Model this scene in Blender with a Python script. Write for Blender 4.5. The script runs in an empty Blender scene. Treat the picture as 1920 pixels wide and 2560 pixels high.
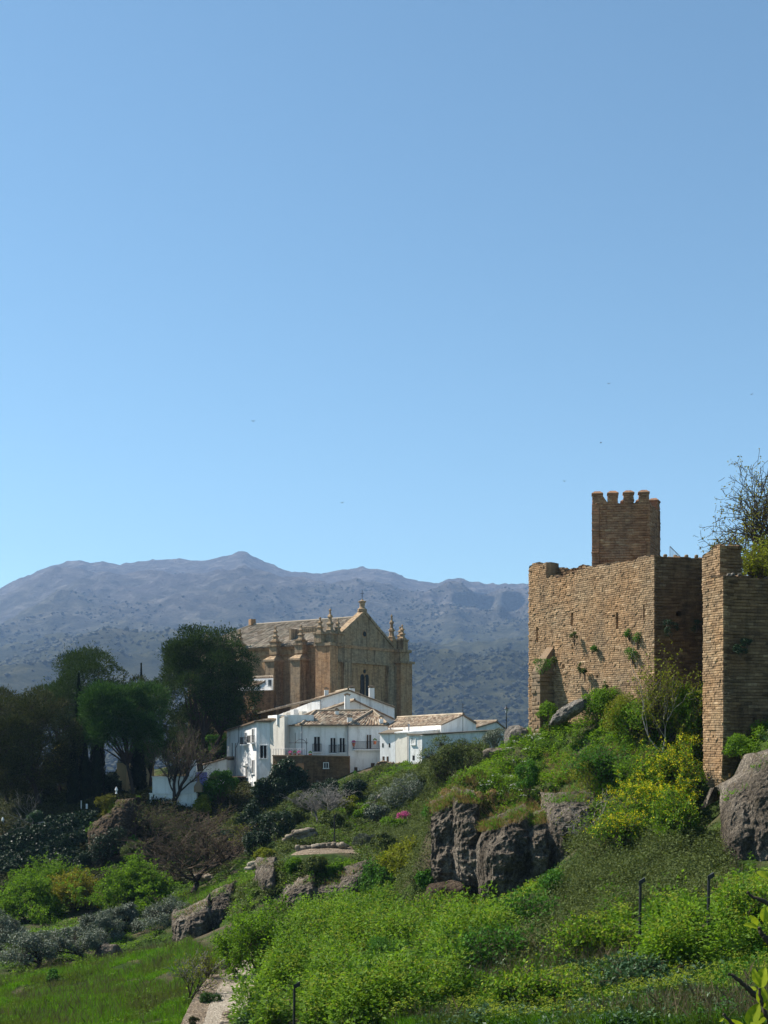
import bpy, math, random
import numpy as np
from mathutils import Vector

# ------------------------------------------------------------------ camera, sky, sun
scene = bpy.context.scene
COL = scene.collection
F_PX, HOR = 3200.0, 1850.0            # focal length and horizon row in photo pixels (1920 x 2560)
cam_d = bpy.data.cameras.new('camera')
cam = bpy.data.objects.new('camera', cam_d); COL.objects.link(cam)
cam.location = (0, 0, 0); cam.rotation_euler = (math.radians(90), 0, 0)
cam_d.sensor_fit = 'VERTICAL'; cam_d.sensor_height = 36.0; cam_d.sensor_width = 27.0
cam_d.lens = 36.0 * F_PX / 2560.0
cam_d.shift_y = (HOR - 1280.0) / 2560.0
cam_d.clip_start = 0.3; cam_d.clip_end = 30000
scene.camera = cam

SUN_EL = math.radians(47); SUN_AZ = math.radians(-68)      # azimuth from +Y towards +X
world = bpy.data.worlds.new('World'); scene.world = world; world.use_nodes = True
wn = world.node_tree; wn.nodes.clear()
sky = wn.nodes.new('ShaderNodeTexSky'); sky.sky_type = 'NISHITA'; sky.sun_disc = False
sky.sun_elevation = SUN_EL; sky.sun_rotation = SUN_AZ
sky.altitude = 900; sky.air_density = 1.0; sky.dust_density = 0.25; sky.ozone_density = 0.9
bg = wn.nodes.new('ShaderNodeBackground'); bg.inputs['Strength'].default_value = 0.072
wo = wn.nodes.new('ShaderNodeOutputWorld')
tint = wn.nodes.new('ShaderNodeMix'); tint.data_type = 'RGBA'; tint.blend_type = 'MULTIPLY'; tint.inputs[0].default_value = 1.0; tint.inputs[7].default_value = (.87, 1.11, 1.08, 1)
wn.links.new(sky.outputs[0], tint.inputs[6]); wn.links.new(tint.outputs[2], bg.inputs['Color']); wn.links.new(bg.outputs[0], wo.inputs['Surface'])
sd = bpy.data.lights.new('sun', 'SUN'); sd.energy = 5.0; sd.angle = math.radians(0.53); sd.color = (1.0, 0.93, 0.83)
sun = bpy.data.objects.new('sun', sd); COL.objects.link(sun)
sdir = Vector((math.sin(SUN_AZ) * math.cos(SUN_EL), math.cos(SUN_AZ) * math.cos(SUN_EL), math.sin(SUN_EL)))
sun.rotation_euler = (-sdir).to_track_quat('-Z', 'Y').to_euler(); sun.location = (-60, 60, 120)
vs = scene.view_settings
vs.view_transform = 'Standard'; vs.look = 'None'; vs.gamma = 1.0; vs.use_curve_mapping = False; vs.exposure = 1.0
scene.cycles.max_bounces = 6; scene.cycles.diffuse_bounces = 3; scene.cycles.transmission_bounces = 4
scene.cycles.volume_bounces = 0; scene.cycles.use_denoising = True

# ------------------------------------------------------------------ numpy helpers
RS = np.random.RandomState
def P(px, py, Y): return np.array([(px - 960.0) / F_PX * Y, Y, (HOR - py) / F_PX * Y])
def XY(px, Y): return np.array([(px - 960.0) / F_PX * Y, float(Y)])

def _hash(i, j, k, seed):
    h = (i.astype(np.int64) * 374761393 + j.astype(np.int64) * 668265263 + k.astype(np.int64) * 2147483647 + seed * 1274126177) & 0xffffffff
    h = ((h ^ (h >> 13)) * 1274126177) & 0xffffffff
    h = (h ^ (h >> 16)) & 0xffffff
    return h / float(0xffffff)
def vnoise(p, seed=0):
    p = np.asarray(p, float); f = np.floor(p); t = p - f; t = t * t * (3 - 2 * t); i = f.astype(np.int64)
    r = 0
    for a in (0, 1):
        for b in (0, 1):
            for c in (0, 1):
                w = (t[..., 0] if a else 1 - t[..., 0]) * (t[..., 1] if b else 1 - t[..., 1]) * (t[..., 2] if c else 1 - t[..., 2])
                r = r + w * _hash(i[..., 0] + a, i[..., 1] + b, i[..., 2] + c, seed)
    return r * 2 - 1
def fbm(p, octv=4, seed=0, ridged=False):
    p = np.asarray(p, float); s = 0; a = 1.0; tot = 0
    for o in range(octv):
        n = vnoise(p, seed + o * 17)
        if ridged: n = 1 - 2 * np.abs(n)
        s = s + a * n; tot += a; a *= 0.5; p = p * 2.03 + 5.1
    return s / tot
def unit(v): return v / np.maximum(np.linalg.norm(v, axis=-1, keepdims=True), 1e-9)
def rdir(r, n): return unit(r.normal(size=(n, 3)))

class MB:
    """collects geometry for ONE mesh object"""
    def __init__(s): s.V = []; s.F = []; s.n = 0
    def add(s, V, F, tone=0.5, mi=0, smooth=False):
        V = np.asarray(V, float).reshape(-1, 3); F = np.asarray(F, np.int64)
        if len(F) == 0: return
        t = np.broadcast_to(np.asarray(tone, float), (len(F),))
        s.V.append(V); s.F.append((F + s.n, t, mi, smooth)); s.n += len(V)
    def box(s, c, sx, sy, sz, rot=0.0, tone=0.5, mi=0):
        """box standing on c (centre of its base)"""
        ca, sa = math.cos(rot), math.sin(rot); V = []
        for z in (0, sz):
            for x, y in ((-sx, -sy), (sx, -sy), (sx, sy), (-sx, sy)):
                x, y = x / 2, y / 2
                V.append((c[0] + x * ca - y * sa, c[1] + x * sa + y * ca, c[2] + z))
        s.add(V, [(0, 3, 2, 1), (4, 5, 6, 7), (0, 1, 5, 4), (1, 2, 6, 5), (2, 3, 7, 6), (3, 0, 4, 7)], tone, mi)
    def prism(s, plan, zb, zt, tone=0.5, mi=0):
        n = len(plan)
        zb = [zb] * n if np.isscalar(zb) else zb; zt = [zt] * n if np.isscalar(zt) else zt
        V = [(p[0], p[1], z) for p, z in zip(plan, zb)] + [(p[0], p[1], z) for p, z in zip(plan, zt)]
        for i in range(n):
            j = (i + 1) % n; s.add([V[i], V[j], V[n + j], V[n + i]], [(0, 1, 2, 3)], tone, mi)
        s.add(V[n:], [tuple(range(n))], tone, mi); s.add(V[:n][::-1], [tuple(range(n))], tone, mi)
    def hexa(s, a, b, tone=0.5, mi=0):
        """solid between polygon a and polygon b (same count)"""
        n = len(a)
        for i in range(n):
            j = (i + 1) % n; s.add([a[i], a[j], b[j], b[i]], [(0, 1, 2, 3)], tone, mi)
        s.add(b, [tuple(range(n))], tone, mi); s.add(a[::-1], [tuple(range(n))], tone, mi)
    def slab(s, pts, th, tone=0.5, mi=0):
        pts = [np.asarray(p, float) for p in pts]
        s.hexa([p - np.array((0, 0, th)) for p in pts], pts, tone, mi)
    def lathe(s, c, prof, n=8, tone=0.5, mi=0, smooth=False, rot=0.0):
        a = np.arange(n) * 2 * math.pi / n + rot; V = []
        for r, z in prof:
            V.append(np.stack([c[0] + r * np.cos(a), c[1] + r * np.sin(a), np.full(n, c[2] + z)], 1))
        V = np.concatenate(V); F = []
        for k in range(len(prof) - 1):
            for i in range(n):
                j = (i + 1) % n; F.append((k * n + i, k * n + j, (k + 1) * n + j, (k + 1) * n + i))
        s.add(V, F, tone, mi, smooth)
        s.add(V[-n:], [tuple(range(n))], tone, mi); s.add(V[:n][::-1], [tuple(range(n))], tone, mi)
    def bar(s, a, b, r, n=5, tone=0.5, mi=0, r2=None):
        s.tubes(np.array([[a, b]], float), np.array([[r, r if r2 is None else r2]], float), n, tone, mi)
    def tubes(s, pts, rad, n=4, tone=0.5, mi=0, smooth=True):
        """pts (N,K,3), rad (N,K)"""
        pts = np.asarray(pts, float); N, K, _ = pts.shape
        if N == 0: return
        d = np.empty_like(pts); d[:, :-1] = pts[:, 1:] - pts[:, :-1]; d[:, -1] = d[:, -2]; d = unit(d)
        ref = np.where(np.abs(d[..., 2:3]) > 0.9, np.array([1.0, 0, 0]), np.array([0, 0, 1.0]))
        u = unit(np.cross(d, ref)); w = np.cross(d, u)
        a = np.arange(n) * 2 * math.pi / n
        ring = pts[:, :, None, :] + rad[:, :, None, None] * (u[:, :, None, :] * np.cos(a)[None, None, :, None] + w[:, :, None, :] * np.sin(a)[None, None, :, None])
        idx = np.arange(N * K * n).reshape(N, K, n); nx = np.roll(idx, -1, axis=2)
        F = np.stack([idx[:, :-1], nx[:, :-1], nx[:, 1:], idx[:, 1:]], -1).reshape(-1, 4)
        t = np.asarray(tone, float)
        if t.ndim == 1: t = np.repeat(t, (K - 1) * n)
        s.add(ring.reshape(-1, 3), F, t, mi, smooth)
        if n > 2: s.add(ring[:, -1].reshape(-1, 3), np.arange(N * n).reshape(N, n), 0.5, mi)
    def leaves(s, pos, axis, nrm, L, W, tone, mi=0, fold=0.0):
        """diamond leaves: pos (N,3) base, axis direction, nrm rough normal"""
        N = len(pos)
        if N == 0: return
        axis = unit(axis); side = unit(np.cross(axis, nrm)); up = np.cross(side, axis)
        L = np.broadcast_to(L, (N,))[:, None]; W = np.broadcast_to(W, (N,))[:, None]
        a = pos - axis * L * .5; b = pos + side * W * .5 + up * W * fold; c = pos + axis * L * .5; d = pos - side * W * .5 + up * W * fold
        V = np.stack([a, b, c, d], 1).reshape(-1, 3); F = np.arange(4 * N).reshape(N, 4)
        s.add(V, F, tone, mi)
    def grid(s, G, tone=0.5, mi=0, smooth=False, flip=False):
        G = np.asarray(G, float); n, m, _ = G.shape; i = np.arange(n * m).reshape(n, m)
        F = np.stack([i[:-1, :-1], i[:-1, 1:], i[1:, 1:], i[1:, :-1]], -1).reshape(-1, 4)
        if flip: F = F[:, ::-1]
        t = tone if np.isscalar(tone) else np.asarray(tone).reshape(-1)
        s.add(G.reshape(-1, 3), F, t, mi, smooth)
    def build(s, name, mats, parent=None):
        me = bpy.data.meshes.new(name); mats = mats if isinstance(mats, (list, tuple)) else [mats]
        for m in mats: me.materials.append(m)
        V = np.concatenate(s.V) if s.V else np.zeros((0, 3))
        if parent is not None:
            off = np.array(parent.get('_w', (0, 0, 0)), float); V = V - off
        me.vertices.add(len(V)); me.vertices.foreach_set('co', V.astype(np.float32).ravel())
        loops = []; starts = []; tot = []; tone = []; mi = []; sm = []; k = 0
        for F, t, m, smo in s.F:
            n, c = F.shape; loops.append(F.ravel()); starts.append(k + np.arange(n) * c); tot.append(np.full(n, c)); k += n * c
            tone.append(t); mi.append(np.full(n, m)); sm.append(np.full(n, smo))
        me.loops.add(k); me.loops.foreach_set('vertex_index', np.concatenate(loops).astype(np.int32))
        st = np.concatenate(starts).astype(np.int32); me.polygons.add(len(st))
        me.polygons.foreach_set('loop_start', st); me.polygons.foreach_set('loop_total', np.concatenate(tot).astype(np.int32))
        me.polygons.foreach_set('material_index', np.concatenate(mi).astype(np.int32))
        me.polygons.foreach_set('use_smooth', np.concatenate(sm))
        at = me.attributes.new('tone', 'FLOAT', 'FACE'); at.data.foreach_set('value', np.concatenate(tone).astype(np.float32))
        me.update(); me.validate()
        o = bpy.data.objects.new(name, me); COL.objects.link(o)
        if parent is not None:
            o.parent = parent
            o['_w'] = list(parent.get('_w', (0, 0, 0)))
        return o

ROOTS = []
def thing(name, loc, label, cat, group=None):
    o = bpy.data.objects.new(name, None); COL.objects.link(o); o.empty_display_size = 0.5
    o.location = [float(v) for v in loc]; o['_w'] = [float(v) for v in loc]
    o['label'] = label; o['category'] = cat
    if group: o['group'] = group
    return o
def tag(o, label, cat, group=None):
    o['label'] = label; o['category'] = cat
    if group: o['group'] = group
    return o
def struct(o, kind='structure', label=None):
    o['kind'] = kind
    if label: o['label'] = label
    return o
def copy_thing(root, loc, label, rz=0.0, scale=1.0):
    r = root.copy(); COL.objects.link(r); r.location = [float(v) for v in loc]; r.rotation_euler = (0, 0, rz)
    r.scale = (scale, scale, scale) if np.isscalar(scale) else scale; r['label'] = label
    for ch in list(root.children):
        c = ch.copy(); COL.objects.link(c); c.parent = r
        for g in list(ch.children):
            d = g.copy(); COL.objects.link(d); d.parent = c
    return r

# ------------------------------------------------------------------ materials
class NT:
    def __init__(s, name):
        s.m = bpy.data.materials.new(name); s.m.use_nodes = True; s.t = s.m.node_tree; s.t.nodes.clear()
        s.out = s.t.nodes.new('ShaderNodeOutputMaterial')
    def n(s, kind, **kw):
        nd = s.t.nodes.new('ShaderNode' + kind)
        for k, v in kw.items():
            if k.startswith('_'): setattr(nd, k[1:], v)
            else:
                key = int(k[1:]) if k[0] == 'i' and k[1:].isdigit() else k.replace('_', ' ')
                s.set(nd.inputs[key], v)
        return nd
    def set(s, inp, v):
        if hasattr(v, 'is_output') or isinstance(v, bpy.types.NodeSocket): s.t.links.new(v, inp)
        elif isinstance(v, bpy.types.Node): s.t.links.new(v.outputs[0], inp)
        elif isinstance(v, (tuple, list)) and len(v) == 3 and inp.type == 'RGBA': inp.default_value = (*v, 1)
        else: inp.default_value = v
    def pos(s): return s.n('NewGeometry').outputs['Position']
    def obj(s): return s.n('TexCoord').outputs['Object']
    def tone(s): return s.n('Attribute', _attribute_name='tone').outputs['Fac']
    def noise(s, vec, scale, detail=4, rough=.55, dist=0): 
        return s.n('TexNoise', Vector=vec, Scale=scale, Detail=detail, Roughness=rough, Distortion=dist).outputs['Fac']
    def scale(s, vec, xyz):
        return s.n('VectorMath', _operation='MULTIPLY', i0=vec, i1=xyz).outputs[0]
    def ramp(s, fac, stops, interp='LINEAR'):
        r = s.n('ValToRGB', Fac=fac); e = r.color_ramp.elements; r.color_ramp.interpolation = interp
        while len(e) < len(stops): e.new(0.5)
        for el, (p, c) in zip(e, stops):
            el.position = p; el.color = (*c, 1) if len(c) == 3 else c
        return r.outputs[0]
    def gray(s, fac, a, b, lo=0., hi=1.): return s.n('MapRange', i0=fac, i1=a, i2=b, i3=lo, i4=hi).outputs[0]
    def mix(s, fac, a, b, mode='MIX'):
        m = s.t.nodes.new('ShaderNodeMix'); m.data_type = 'RGBA'; m.blend_type = mode
        s.set(m.inputs[0], fac); s.set(m.inputs[6], a); s.set(m.inputs[7], b); return m.outputs[2]
    def math(s, op, a, b=0.0): return s.n('Math', _operation=op, i0=a, i1=b).outputs[0]
    def bump(s, h, strength=.5, dist=.1): return s.n('Bump', Height=h, Strength=strength, Distance=dist).outputs[0]
    def bsdf(s, col, rough=.8, spec=.2, normal=None, metal=0.0):
        b = s.n('BsdfPrincipled', Base_Color=col, Roughness=rough, Metallic=metal)
        b.inputs['Specular IOR Level'].default_value = spec
        if normal is not None: s.set(b.inputs['Normal'], normal)
        s.t.links.new(b.outputs[0], s.out.inputs['Surface']); return b

def m_plain(name, col, rough=.6, spec=.3, var=.12, metal=0.0):
    t = NT(name); n = t.noise(t.obj(), 3.0, 3)
    c = t.mix(n, tuple(x * (1 - var) for x in col), tuple(min(1, x * (1 + var)) for x in col)); t.bsdf(c, rough, spec, None, metal); return t.m

def m_leaf(name, dark, light, trans=.35, tcol=None, rough=.6, spec=.08, patch=None, pscale=.6):
    t = NT(name); col = t.mix(t.tone(), dark, light)
    if patch: col = t.mix(t.gray(t.noise(t.pos(), pscale, 3), .45, .62), col, patch)
    b = t.n('BsdfPrincipled', Base_Color=col, Roughness=rough); b.inputs['Specular IOR Level'].default_value = spec
    tc = t.mix(1.0, col, tcol or (1.0, 1.0, .5), 'MULTIPLY')
    tr = t.n('BsdfTranslucent', Color=tc)
    mx = t.n('MixShader', Fac=trans, i1=b.outputs[0], i2=tr.outputs[0])
    t.t.links.new(mx.outputs[0], t.out.inputs['Surface']); return t.m

def m_masonry(name, cols, bumpd=.03, stain=.55, grey=(.12, .105, .085), mscale=.35, mott=0):
    t = NT(name); p = t.pos(); tn = t.tone()
    c = t.ramp(tn, [(0.0, cols[0]), (.4, cols[1]), (.75, cols[2]), (1.0, cols[3])])
    big = t.noise(p, mscale, 5); c = t.mix(t.gray(big, .35, .7), c, t.mix(1.0, c, (1.06, .92, .80), 'MULTIPLY'))
    st = t.noise(t.scale(p, (1.1, 1.1, .35)), .5, 6, .65)
    c = t.mix(t.gray(st, .52, .75, 0, stain), c, grey)
    if mott:
        a_ = t.noise(t.scale(p, (1, 1, 2.2)), 1.3, 7, .75); c = t.mix(t.gray(a_, .36, .62), t.mix(1.0, c, (.70, .68, .67), 'MULTIPLY'), t.mix(1.0, c, (1.26, 1.22, 1.14), 'MULTIPLY'))
        st2 = t.noise(t.scale(p, (1, 1, .09)), 1.7, 5, .7); c = t.mix(t.gray(st2, .50, .64, 0, mott), c, t.mix(1.0, c, (.40, .40, .42), 'MULTIPLY'))
    f = t.noise(p, 9, 5, .7); c = t.mix(t.gray(f, .25, .8, .0, 1.), t.mix(1.0, c, (.66, .64, .62), 'MULTIPLY'), t.mix(1.0, c, (1.22, 1.2, 1.15), 'MULTIPLY'))
    t.bsdf(c, .9, .1, t.bump(t.noise(p, 14, 6, .7), .7, bumpd)); return t.m

def m_rock(name, c1, c2, c3, sc=1.0, lichen=(.23, .17, .09)):
    t = NT(name); p = t.pos(); a = t.noise(t.scale(p, (1, 1, .5)), .55 * sc, 8, .7, .6); b = t.noise(p, 4.5 * sc, 8, .75); g = t.noise(p, 16 * sc, 5, .8)
    c = t.ramp(a, [(.32, c1), (.5, c2), (.66, c3)])
    c = t.mix(t.gray(b, .38, .64), t.mix(1.0, c, (.42, .42, .44), 'MULTIPLY'), t.mix(1.0, c, (1.4, 1.36, 1.3), 'MULTIPLY'))
    c = t.mix(t.gray(g, .42, .60), t.mix(1.0, c, (.55, .55, .57), 'MULTIPLY'), t.mix(1.0, c, (1.3, 1.28, 1.24), 'MULTIPLY'))
    c = t.mix(t.gray(t.noise(p, 1.1 * sc, 5, .7), .60, .72, 0, .6), c, lichen)
    v = t.n('TexVoronoi', Vector=p, Scale=4.5 * sc).outputs['Distance']
    h = t.math('ADD', t.noise(p, 5 * sc, 12, .8), t.math('MULTIPLY', v, .6))
    t.bsdf(c, .95, .05, t.bump(h, 1.0, .28)); return t.m

def m_plaster(name, col, stain=(.40, .375, .34), amt=.75):
    t = NT(name); p = t.pos(); s = t.noise(t.scale(p, (1.2, 1.2, .3)), .9, 6, .65); f = t.noise(p, 4, 5, .6)
    d = t.noise(t.scale(p, (1.6, 1.6, .12)), 1.4, 5, .7); c = t.mix(t.gray(d, .54, .72, 0, amt * .6), col, stain); c = t.mix(t.gray(s, .5, .74, 0, amt), c, stain); c = t.mix(t.gray(f, .3, .75), t.mix(1.0, c, (.93, .93, .93), 'MULTIPLY'), c)
    t.bsdf(c, .85, .15, t.bump(t.noise(p, 2.0, 5), .35, .08)); return t.m

def m_tile(name, c=((.11, .075, .05), (.22, .15, .10), (.34, .26, .18), (.50, .43, .33))):
    t = NT(name); p = t.pos()
    col = t.ramp(t.tone(), [(0, c[0]), (.35, c[1]), (.7, c[2]), (1, c[3])])
    col = t.mix(t.gray(t.noise(p, .5, 5), .42, .68, 0, .6), col, (.17, .16, .12))
    t.bsdf(col, .9, .1, t.bump(t.noise(p, 8, 4), .5, .03)); return t.m

M = {}
M['wall'] = m_masonry('wall_stone', [(.185, .135, .09), (.32, .237, .158), (.395, .305, .213), (.52, .43, .325)], stain=.5, mott=.35)
M['keep'] = m_masonry('keep_stone', [(.23, .135, .09), (.36, .22, .145), (.43, .285, .19), (.55, .42, .30)], stain=.7, grey=(.10, .085, .075), mscale=.5, mott=.4)
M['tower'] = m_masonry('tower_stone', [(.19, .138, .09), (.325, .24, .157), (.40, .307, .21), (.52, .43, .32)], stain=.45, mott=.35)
M['shade_darkwall'] = m_masonry('shaded_dark_stone', [(.085, .06, .038), (.15, .105, .067), (.205, .148, .095), (.30, .235, .16)], stain=.7, grey=(.05, .047, .04), mott=.5)  # wall stone with the front faces' shade painted in, over real dark staining
M['ruin'] = m_masonry('ruin_stone', [(.13, .10, .07), (.22, .17, .12), (.28, .22, .15), (.36, .30, .22)])
M['rubble'] = m_masonry('rubble_stone', [(.13, .115, .095), (.21, .19, .155), (.27, .245, .20), (.36, .33, .28)], stain=.5)
M['church'] = m_masonry('church_stone', [(.26, .18, .115), (.36, .26, .165), (.40, .295, .195), (.45, .345, .24)], stain=.7, grey=(.11, .095, .075), mscale=.2, mott=.6)
M['church_grey'] = m_masonry('church_grey_stone', [(.22, .18, .13), (.32, .26, .19), (.36, .30, .225), (.43, .375, .30)], stain=.75, grey=(.085, .078, .065), mscale=.4, mott=.9)
M['church_orange'] = m_masonry('church_orange_stone', [(.29, .19, .115), (.38, .255, .16), (.41, .29, .19), (.46, .345, .245)], stain=.6, grey=(.14, .115, .09), mscale=.4, mott=.6)
M['church_roof'] = m_tile('church_roof', ((.10, .078, .055), (.17, .135, .10), (.24, .195, .15), (.35, .30, .24)))
M['tile'] = m_tile('roof_tile')
M['white'] = m_plaster('white_plaster', (.80, .80, .79))
M['white2'] = m_plaster('old_white_plaster', (.74, .73, .70), (.36, .33, .29), .7)
M['cream'] = m_plaster('cream_plaster', (.70, .66, .58), (.40, .37, .32), .6)
M['ochre'] = m_plaster('ochre_plaster', (.52, .40, .22), (.30, .22, .12), .6)
M['lavender'] = m_plaster('lavender_plaster', (.30, .28, .62), (.25, .22, .45), .4)
M['glass'] = m_plain('window_dark', (.022, .022, .022), .5, .12)
M['wood'] = m_plain('brown_wood', (.07, .045, .03), .7, .2)
M['iron'] = m_plain('black_iron', (.018, .018, .02), .5, .4)
M['steel'] = m_plain('grey_metal', (.22, .23, .26), .4, .5, metal=.3)
M['lampglass'] = m_plain('lamp_glass', (.35, .38, .42), .2, .6)
M['bark'] = m_plain('bark', (.052, .043, .035), .95, .05, .4)
M['barkgrey'] = m_plain('grey_bark', (.19, .175, .155), .95, .05, .35)
M['barkpale'] = m_plain('pale_bark', (.27, .25, .22), .95, .05, .25)
M['twig'] = m_plain('brown_twig', (.115, .085, .062), .95, .05, .3)
M['twiggrey'] = m_plain('grey_twig', (.23, .215, .20), .95, .05, .3)
M['terracotta'] = m_plain('terracotta', (.38, .12, .06), .8, .2)
M['rock'] = m_rock('rock', (.075, .064, .05), (.17, .148, .12), (.32, .285, .235))
M['rockpale'] = m_rock('pale_rock', (.13, .12, .11), (.24, .225, .20), (.36, .34, .31))
M['rockdark'] = m_rock('dark_rock', (.05, .048, .046), (.095, .09, .085), (.16, .15, .14))
M['earth'] = m_rock('earth_bank', (.05, .038, .026), (.095, .073, .052), (.15, .12, .09))  # soil colour lowered to hold the shade of the trees over the bank
# leaves
M['pine'] = m_leaf('pine_needles', (.012, .026, .008), (.058, .095, .024), .22)
M['pinegreen'] = m_leaf('green_pine_needles', (.014, .045, .011), (.06, .125, .028), .26)
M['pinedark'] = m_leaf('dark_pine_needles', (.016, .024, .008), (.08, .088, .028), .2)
M['cypress'] = m_leaf('cypress_needles', (.006, .012, .006), (.018, .03, .012), .08)
M['ivy'] = m_leaf('ivy_leaves', (.009, .022, .010), (.035, .065, .028), .14, rough=.45, spec=.14)
M['bush'] = m_leaf('spring_leaves', (.06, .13, .012), (.165, .29, .025), .48)
M['bushyellow'] = m_leaf('yellow_spring_leaves', (.12, .12, .015), (.28, .26, .03), .42)
M['bushgreen'] = m_leaf('green_leaves', (.03, .09, .012), (.09, .22, .03), .4)
M['olive'] = m_leaf('olive_leaves', (.055, .072, .048), (.20, .235, .175), .15, rough=.5, spec=.2)
M['lavbush'] = m_leaf('grey_shrub_leaves', (.06, .075, .055), (.15, .17, .13), .12)
M['bramble'] = m_leaf('bramble_leaves', (.042, .062, .018), (.14, .175, .055), .3)
M['dots'] = m_leaf('small_yellow_green_leaves', (.10, .12, .012), (.26, .29, .03), .4)
M['pink'] = m_leaf('pink_blossom', (.40, .06, .20), (.68, .16, .38), .35, (1, .8, .9))
M['mustard'] = m_leaf('yellow_flowers', (.40, .36, .008), (.64, .57, .02), .3, (1, 1, .6))
M['weed'] = m_leaf('weed_leaves', (.042, .11, .012), (.19, .315, .025), .5, rough=.5, spec=.1)
M['weedblue'] = m_leaf('glossy_weed_leaves', (.022, .06, .02), (.075, .14, .055), .28, rough=.45, spec=.22)
M['umbel'] = m_leaf('yellow_green_flower_heads', (.15, .20, .016), (.29, .34, .035), .4)
M['whiteflower'] = m_leaf('white_flowers', (.45, .48, .42), (.72, .74, .68), .3, (1, 1, .95))
M['drygrass'] = m_leaf('dry_grass', (.20, .13, .065), (.42, .30, .16), .3)
M['grass'] = m_leaf('grass_blades', (.055, .15, .010), (.155, .33, .02), .5, patch=(.10, .15, .03), pscale=.25)
M['brownstem'] = m_leaf('brown_stems', (.07, .058, .035), (.19, .155, .09), .2)
M['nearleaf'] = m_leaf('near_leaves', (.19, .26, .012), (.36, .42, .03), .5)

def m_ground():
    t = NT('ground'); p = t.pos(); a = t.noise(p, .22, 6, .6); b = t.noise(p, 1.6, 6, .65); f = t.noise(p, 9, 4, .7)
    g = t.ramp(b, [(.3, (.014, .026, .006)), (.55, (.034, .062, .011)), (.75, (.07, .115, .018))])
    s = t.ramp(f, [(.3, (.05, .038, .025)), (.7, (.14, .11, .075))])
    c = t.mix(t.gray(a, .46, .64), g, s)
    t.bsdf(c, .95, .05, t.bump(t.math('ADD', b, f), .8, .15)); return t.m
M['ground'] = m_ground()
def m_path():
    t = NT('path'); p = t.pos(); v = t.n('TexVoronoi', Vector=p, Scale=7.0, _feature='DISTANCE_TO_EDGE').outputs['Distance']; f = t.noise(p, 5, 6, .7)
    c = t.ramp(f, [(.3, (.24, .20, .15)), (.55, (.36, .315, .25)), (.75, (.46, .42, .35))])
    c = t.mix(t.gray(v, .0, .10, .75, 0), c, (.13, .105, .08)); t.bsdf(c, .95, .05, t.bump(t.gray(v, 0, .15), .8, .06)); return t.m
M['path'] = m_path()
M['sand'] = m_rock('sandy_soil', (.22, .17, .12), (.33, .27, .20), (.42, .36, .28), 1.5)
def m_mount():
    t = NT('mountain'); p = t.pos(); z = t.n('SeparateXYZ', Vector=p).outputs[2]
    n1 = t.noise(p, .0017, 6, .6); n2 = t.noise(t.scale(p, (1, 1, 2.2)), .0092, 9, .68, .6); n3 = t.noise(p, .046, 7, .75)
    rock = t.ramp(n2, [(.3, (.045, .038, .040)), (.5, (.078, .07, .066)), (.66, (.17, .15, .14)), (.8, (.36, .33, .31))])
    veg = t.ramp(n2, [(.3, (.016, .020, .009)), (.52, (.045, .047, .022)), (.75, (.12, .112, .058))])
    zz = t.math('ADD', z, t.math('MULTIPLY', t.math('SUBTRACT', n1, .5), 770.0))
    c = t.mix(t.gray(zz, 290, 720), veg, rock)
    c = t.mix(t.gray(n3, .5, .66, 0, .8), c, t.mix(1.0, c, (.42, .45, .42), 'MULTIPLY'))
    t.bsdf(c, .95, .03, t.bump(t.math('ADD', n2, t.math('MULTIPLY', n3, .35)), 1.0, 34.0)); return t.m
M['mountain'] = m_mount()
M['scrub'] = m_leaf('mountain_scrub_leaves', (.008, .012, .007), (.026, .032, .015), .05)

# ------------------------------------------------------------------ terrain
CT = [tuple(P(*q)) for q in [
 (1920,2560,38),(1500,2560,42),(1100,2560,47),(720,2560,54),(1920,2400,46),(1500,2420,52),(1100,2430,58),(800,2430,65),
 (1920,2280,54),(1600,2290,62),(1300,2310,68),(1000,2320,74),(760,2325,80),(1800,2205,66),(1905,2205,65.5),(1810,2170,69.5),(1910,2175,68.5),(1990,2180,67),(1600,2175,70),(1420,2190,75),(1330,2240,76),
 (1776,2082,79),(1560,2080,79),(1700,2085,78.5),(1640,2000,81.5),(1100,1980,91),(1160,1990,90),(1210,2010,89),(1260,2045,87.5),(1310,2045,88),(1100,2230,87.5),(1160,2235,86.6),(1250,2262,83.6),(1310,2235,82.6),(1370,2200,79.5),(1370,1990,88),
 (1319,1842,103),(1215,1920,99),(1150,1965,95),(1440,1805,97.5),(1636,1770,90),(1640,1850,86),(1500,1890,89),(1400,1905,93),(1700,1890,84),(1300,1960,94),
 (1500,1995,84),(1450,2110,78),(1915,1835,78),(1860,1925,78),(1815,2010,78.8),
 (0,2560,66),(300,2560,66),(430,2560,62),(0,2480,84),(300,2450,82),(100,2420,95),(300,2385,98),(450,2370,96),(60,2345,110),(250,2335,112),(420,2305,112),
 (469,2247,128),(600,2230,116),(520,2195,140),(530,2560,60),(600,2440,76),(650,2420,78),
 (700,2160,112),(690,2162,106.6),(750,2205,103.4),(870,2178,104.6),(810,2208,104),(690,2266,102.2),(745,2300,98.6),(878,2282,99.5),(590,2232,114),(535,2232,112.6),(480,2278,110),(535,2314,107.8),(480,2374,104.8),(750,2128,118),(860,2128,118),(700,2310,94),(850,2285,93),(610,2300,99),(600,2175,125),
 (700,2085,132),(850,2092,126),(1000,2085,126),(800,2050,140),(1040,2020,134),(1050,2205,94),(1062,2170,101),(1066,2135,108),(1100,2060,116),(1000,2250,90),
 (590,2012,158),(640,2005,158),(720,2005,152),(880,1938,154),(1000,1915,151),(1100,1895,148),(1200,1868,148),(1130,1930,135),
 (400,2010,156),(250,2028,155),(100,2050,153),(0,2070,150),(300,1990,172),(100,2000,180),(500,1905,186)]]
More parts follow.
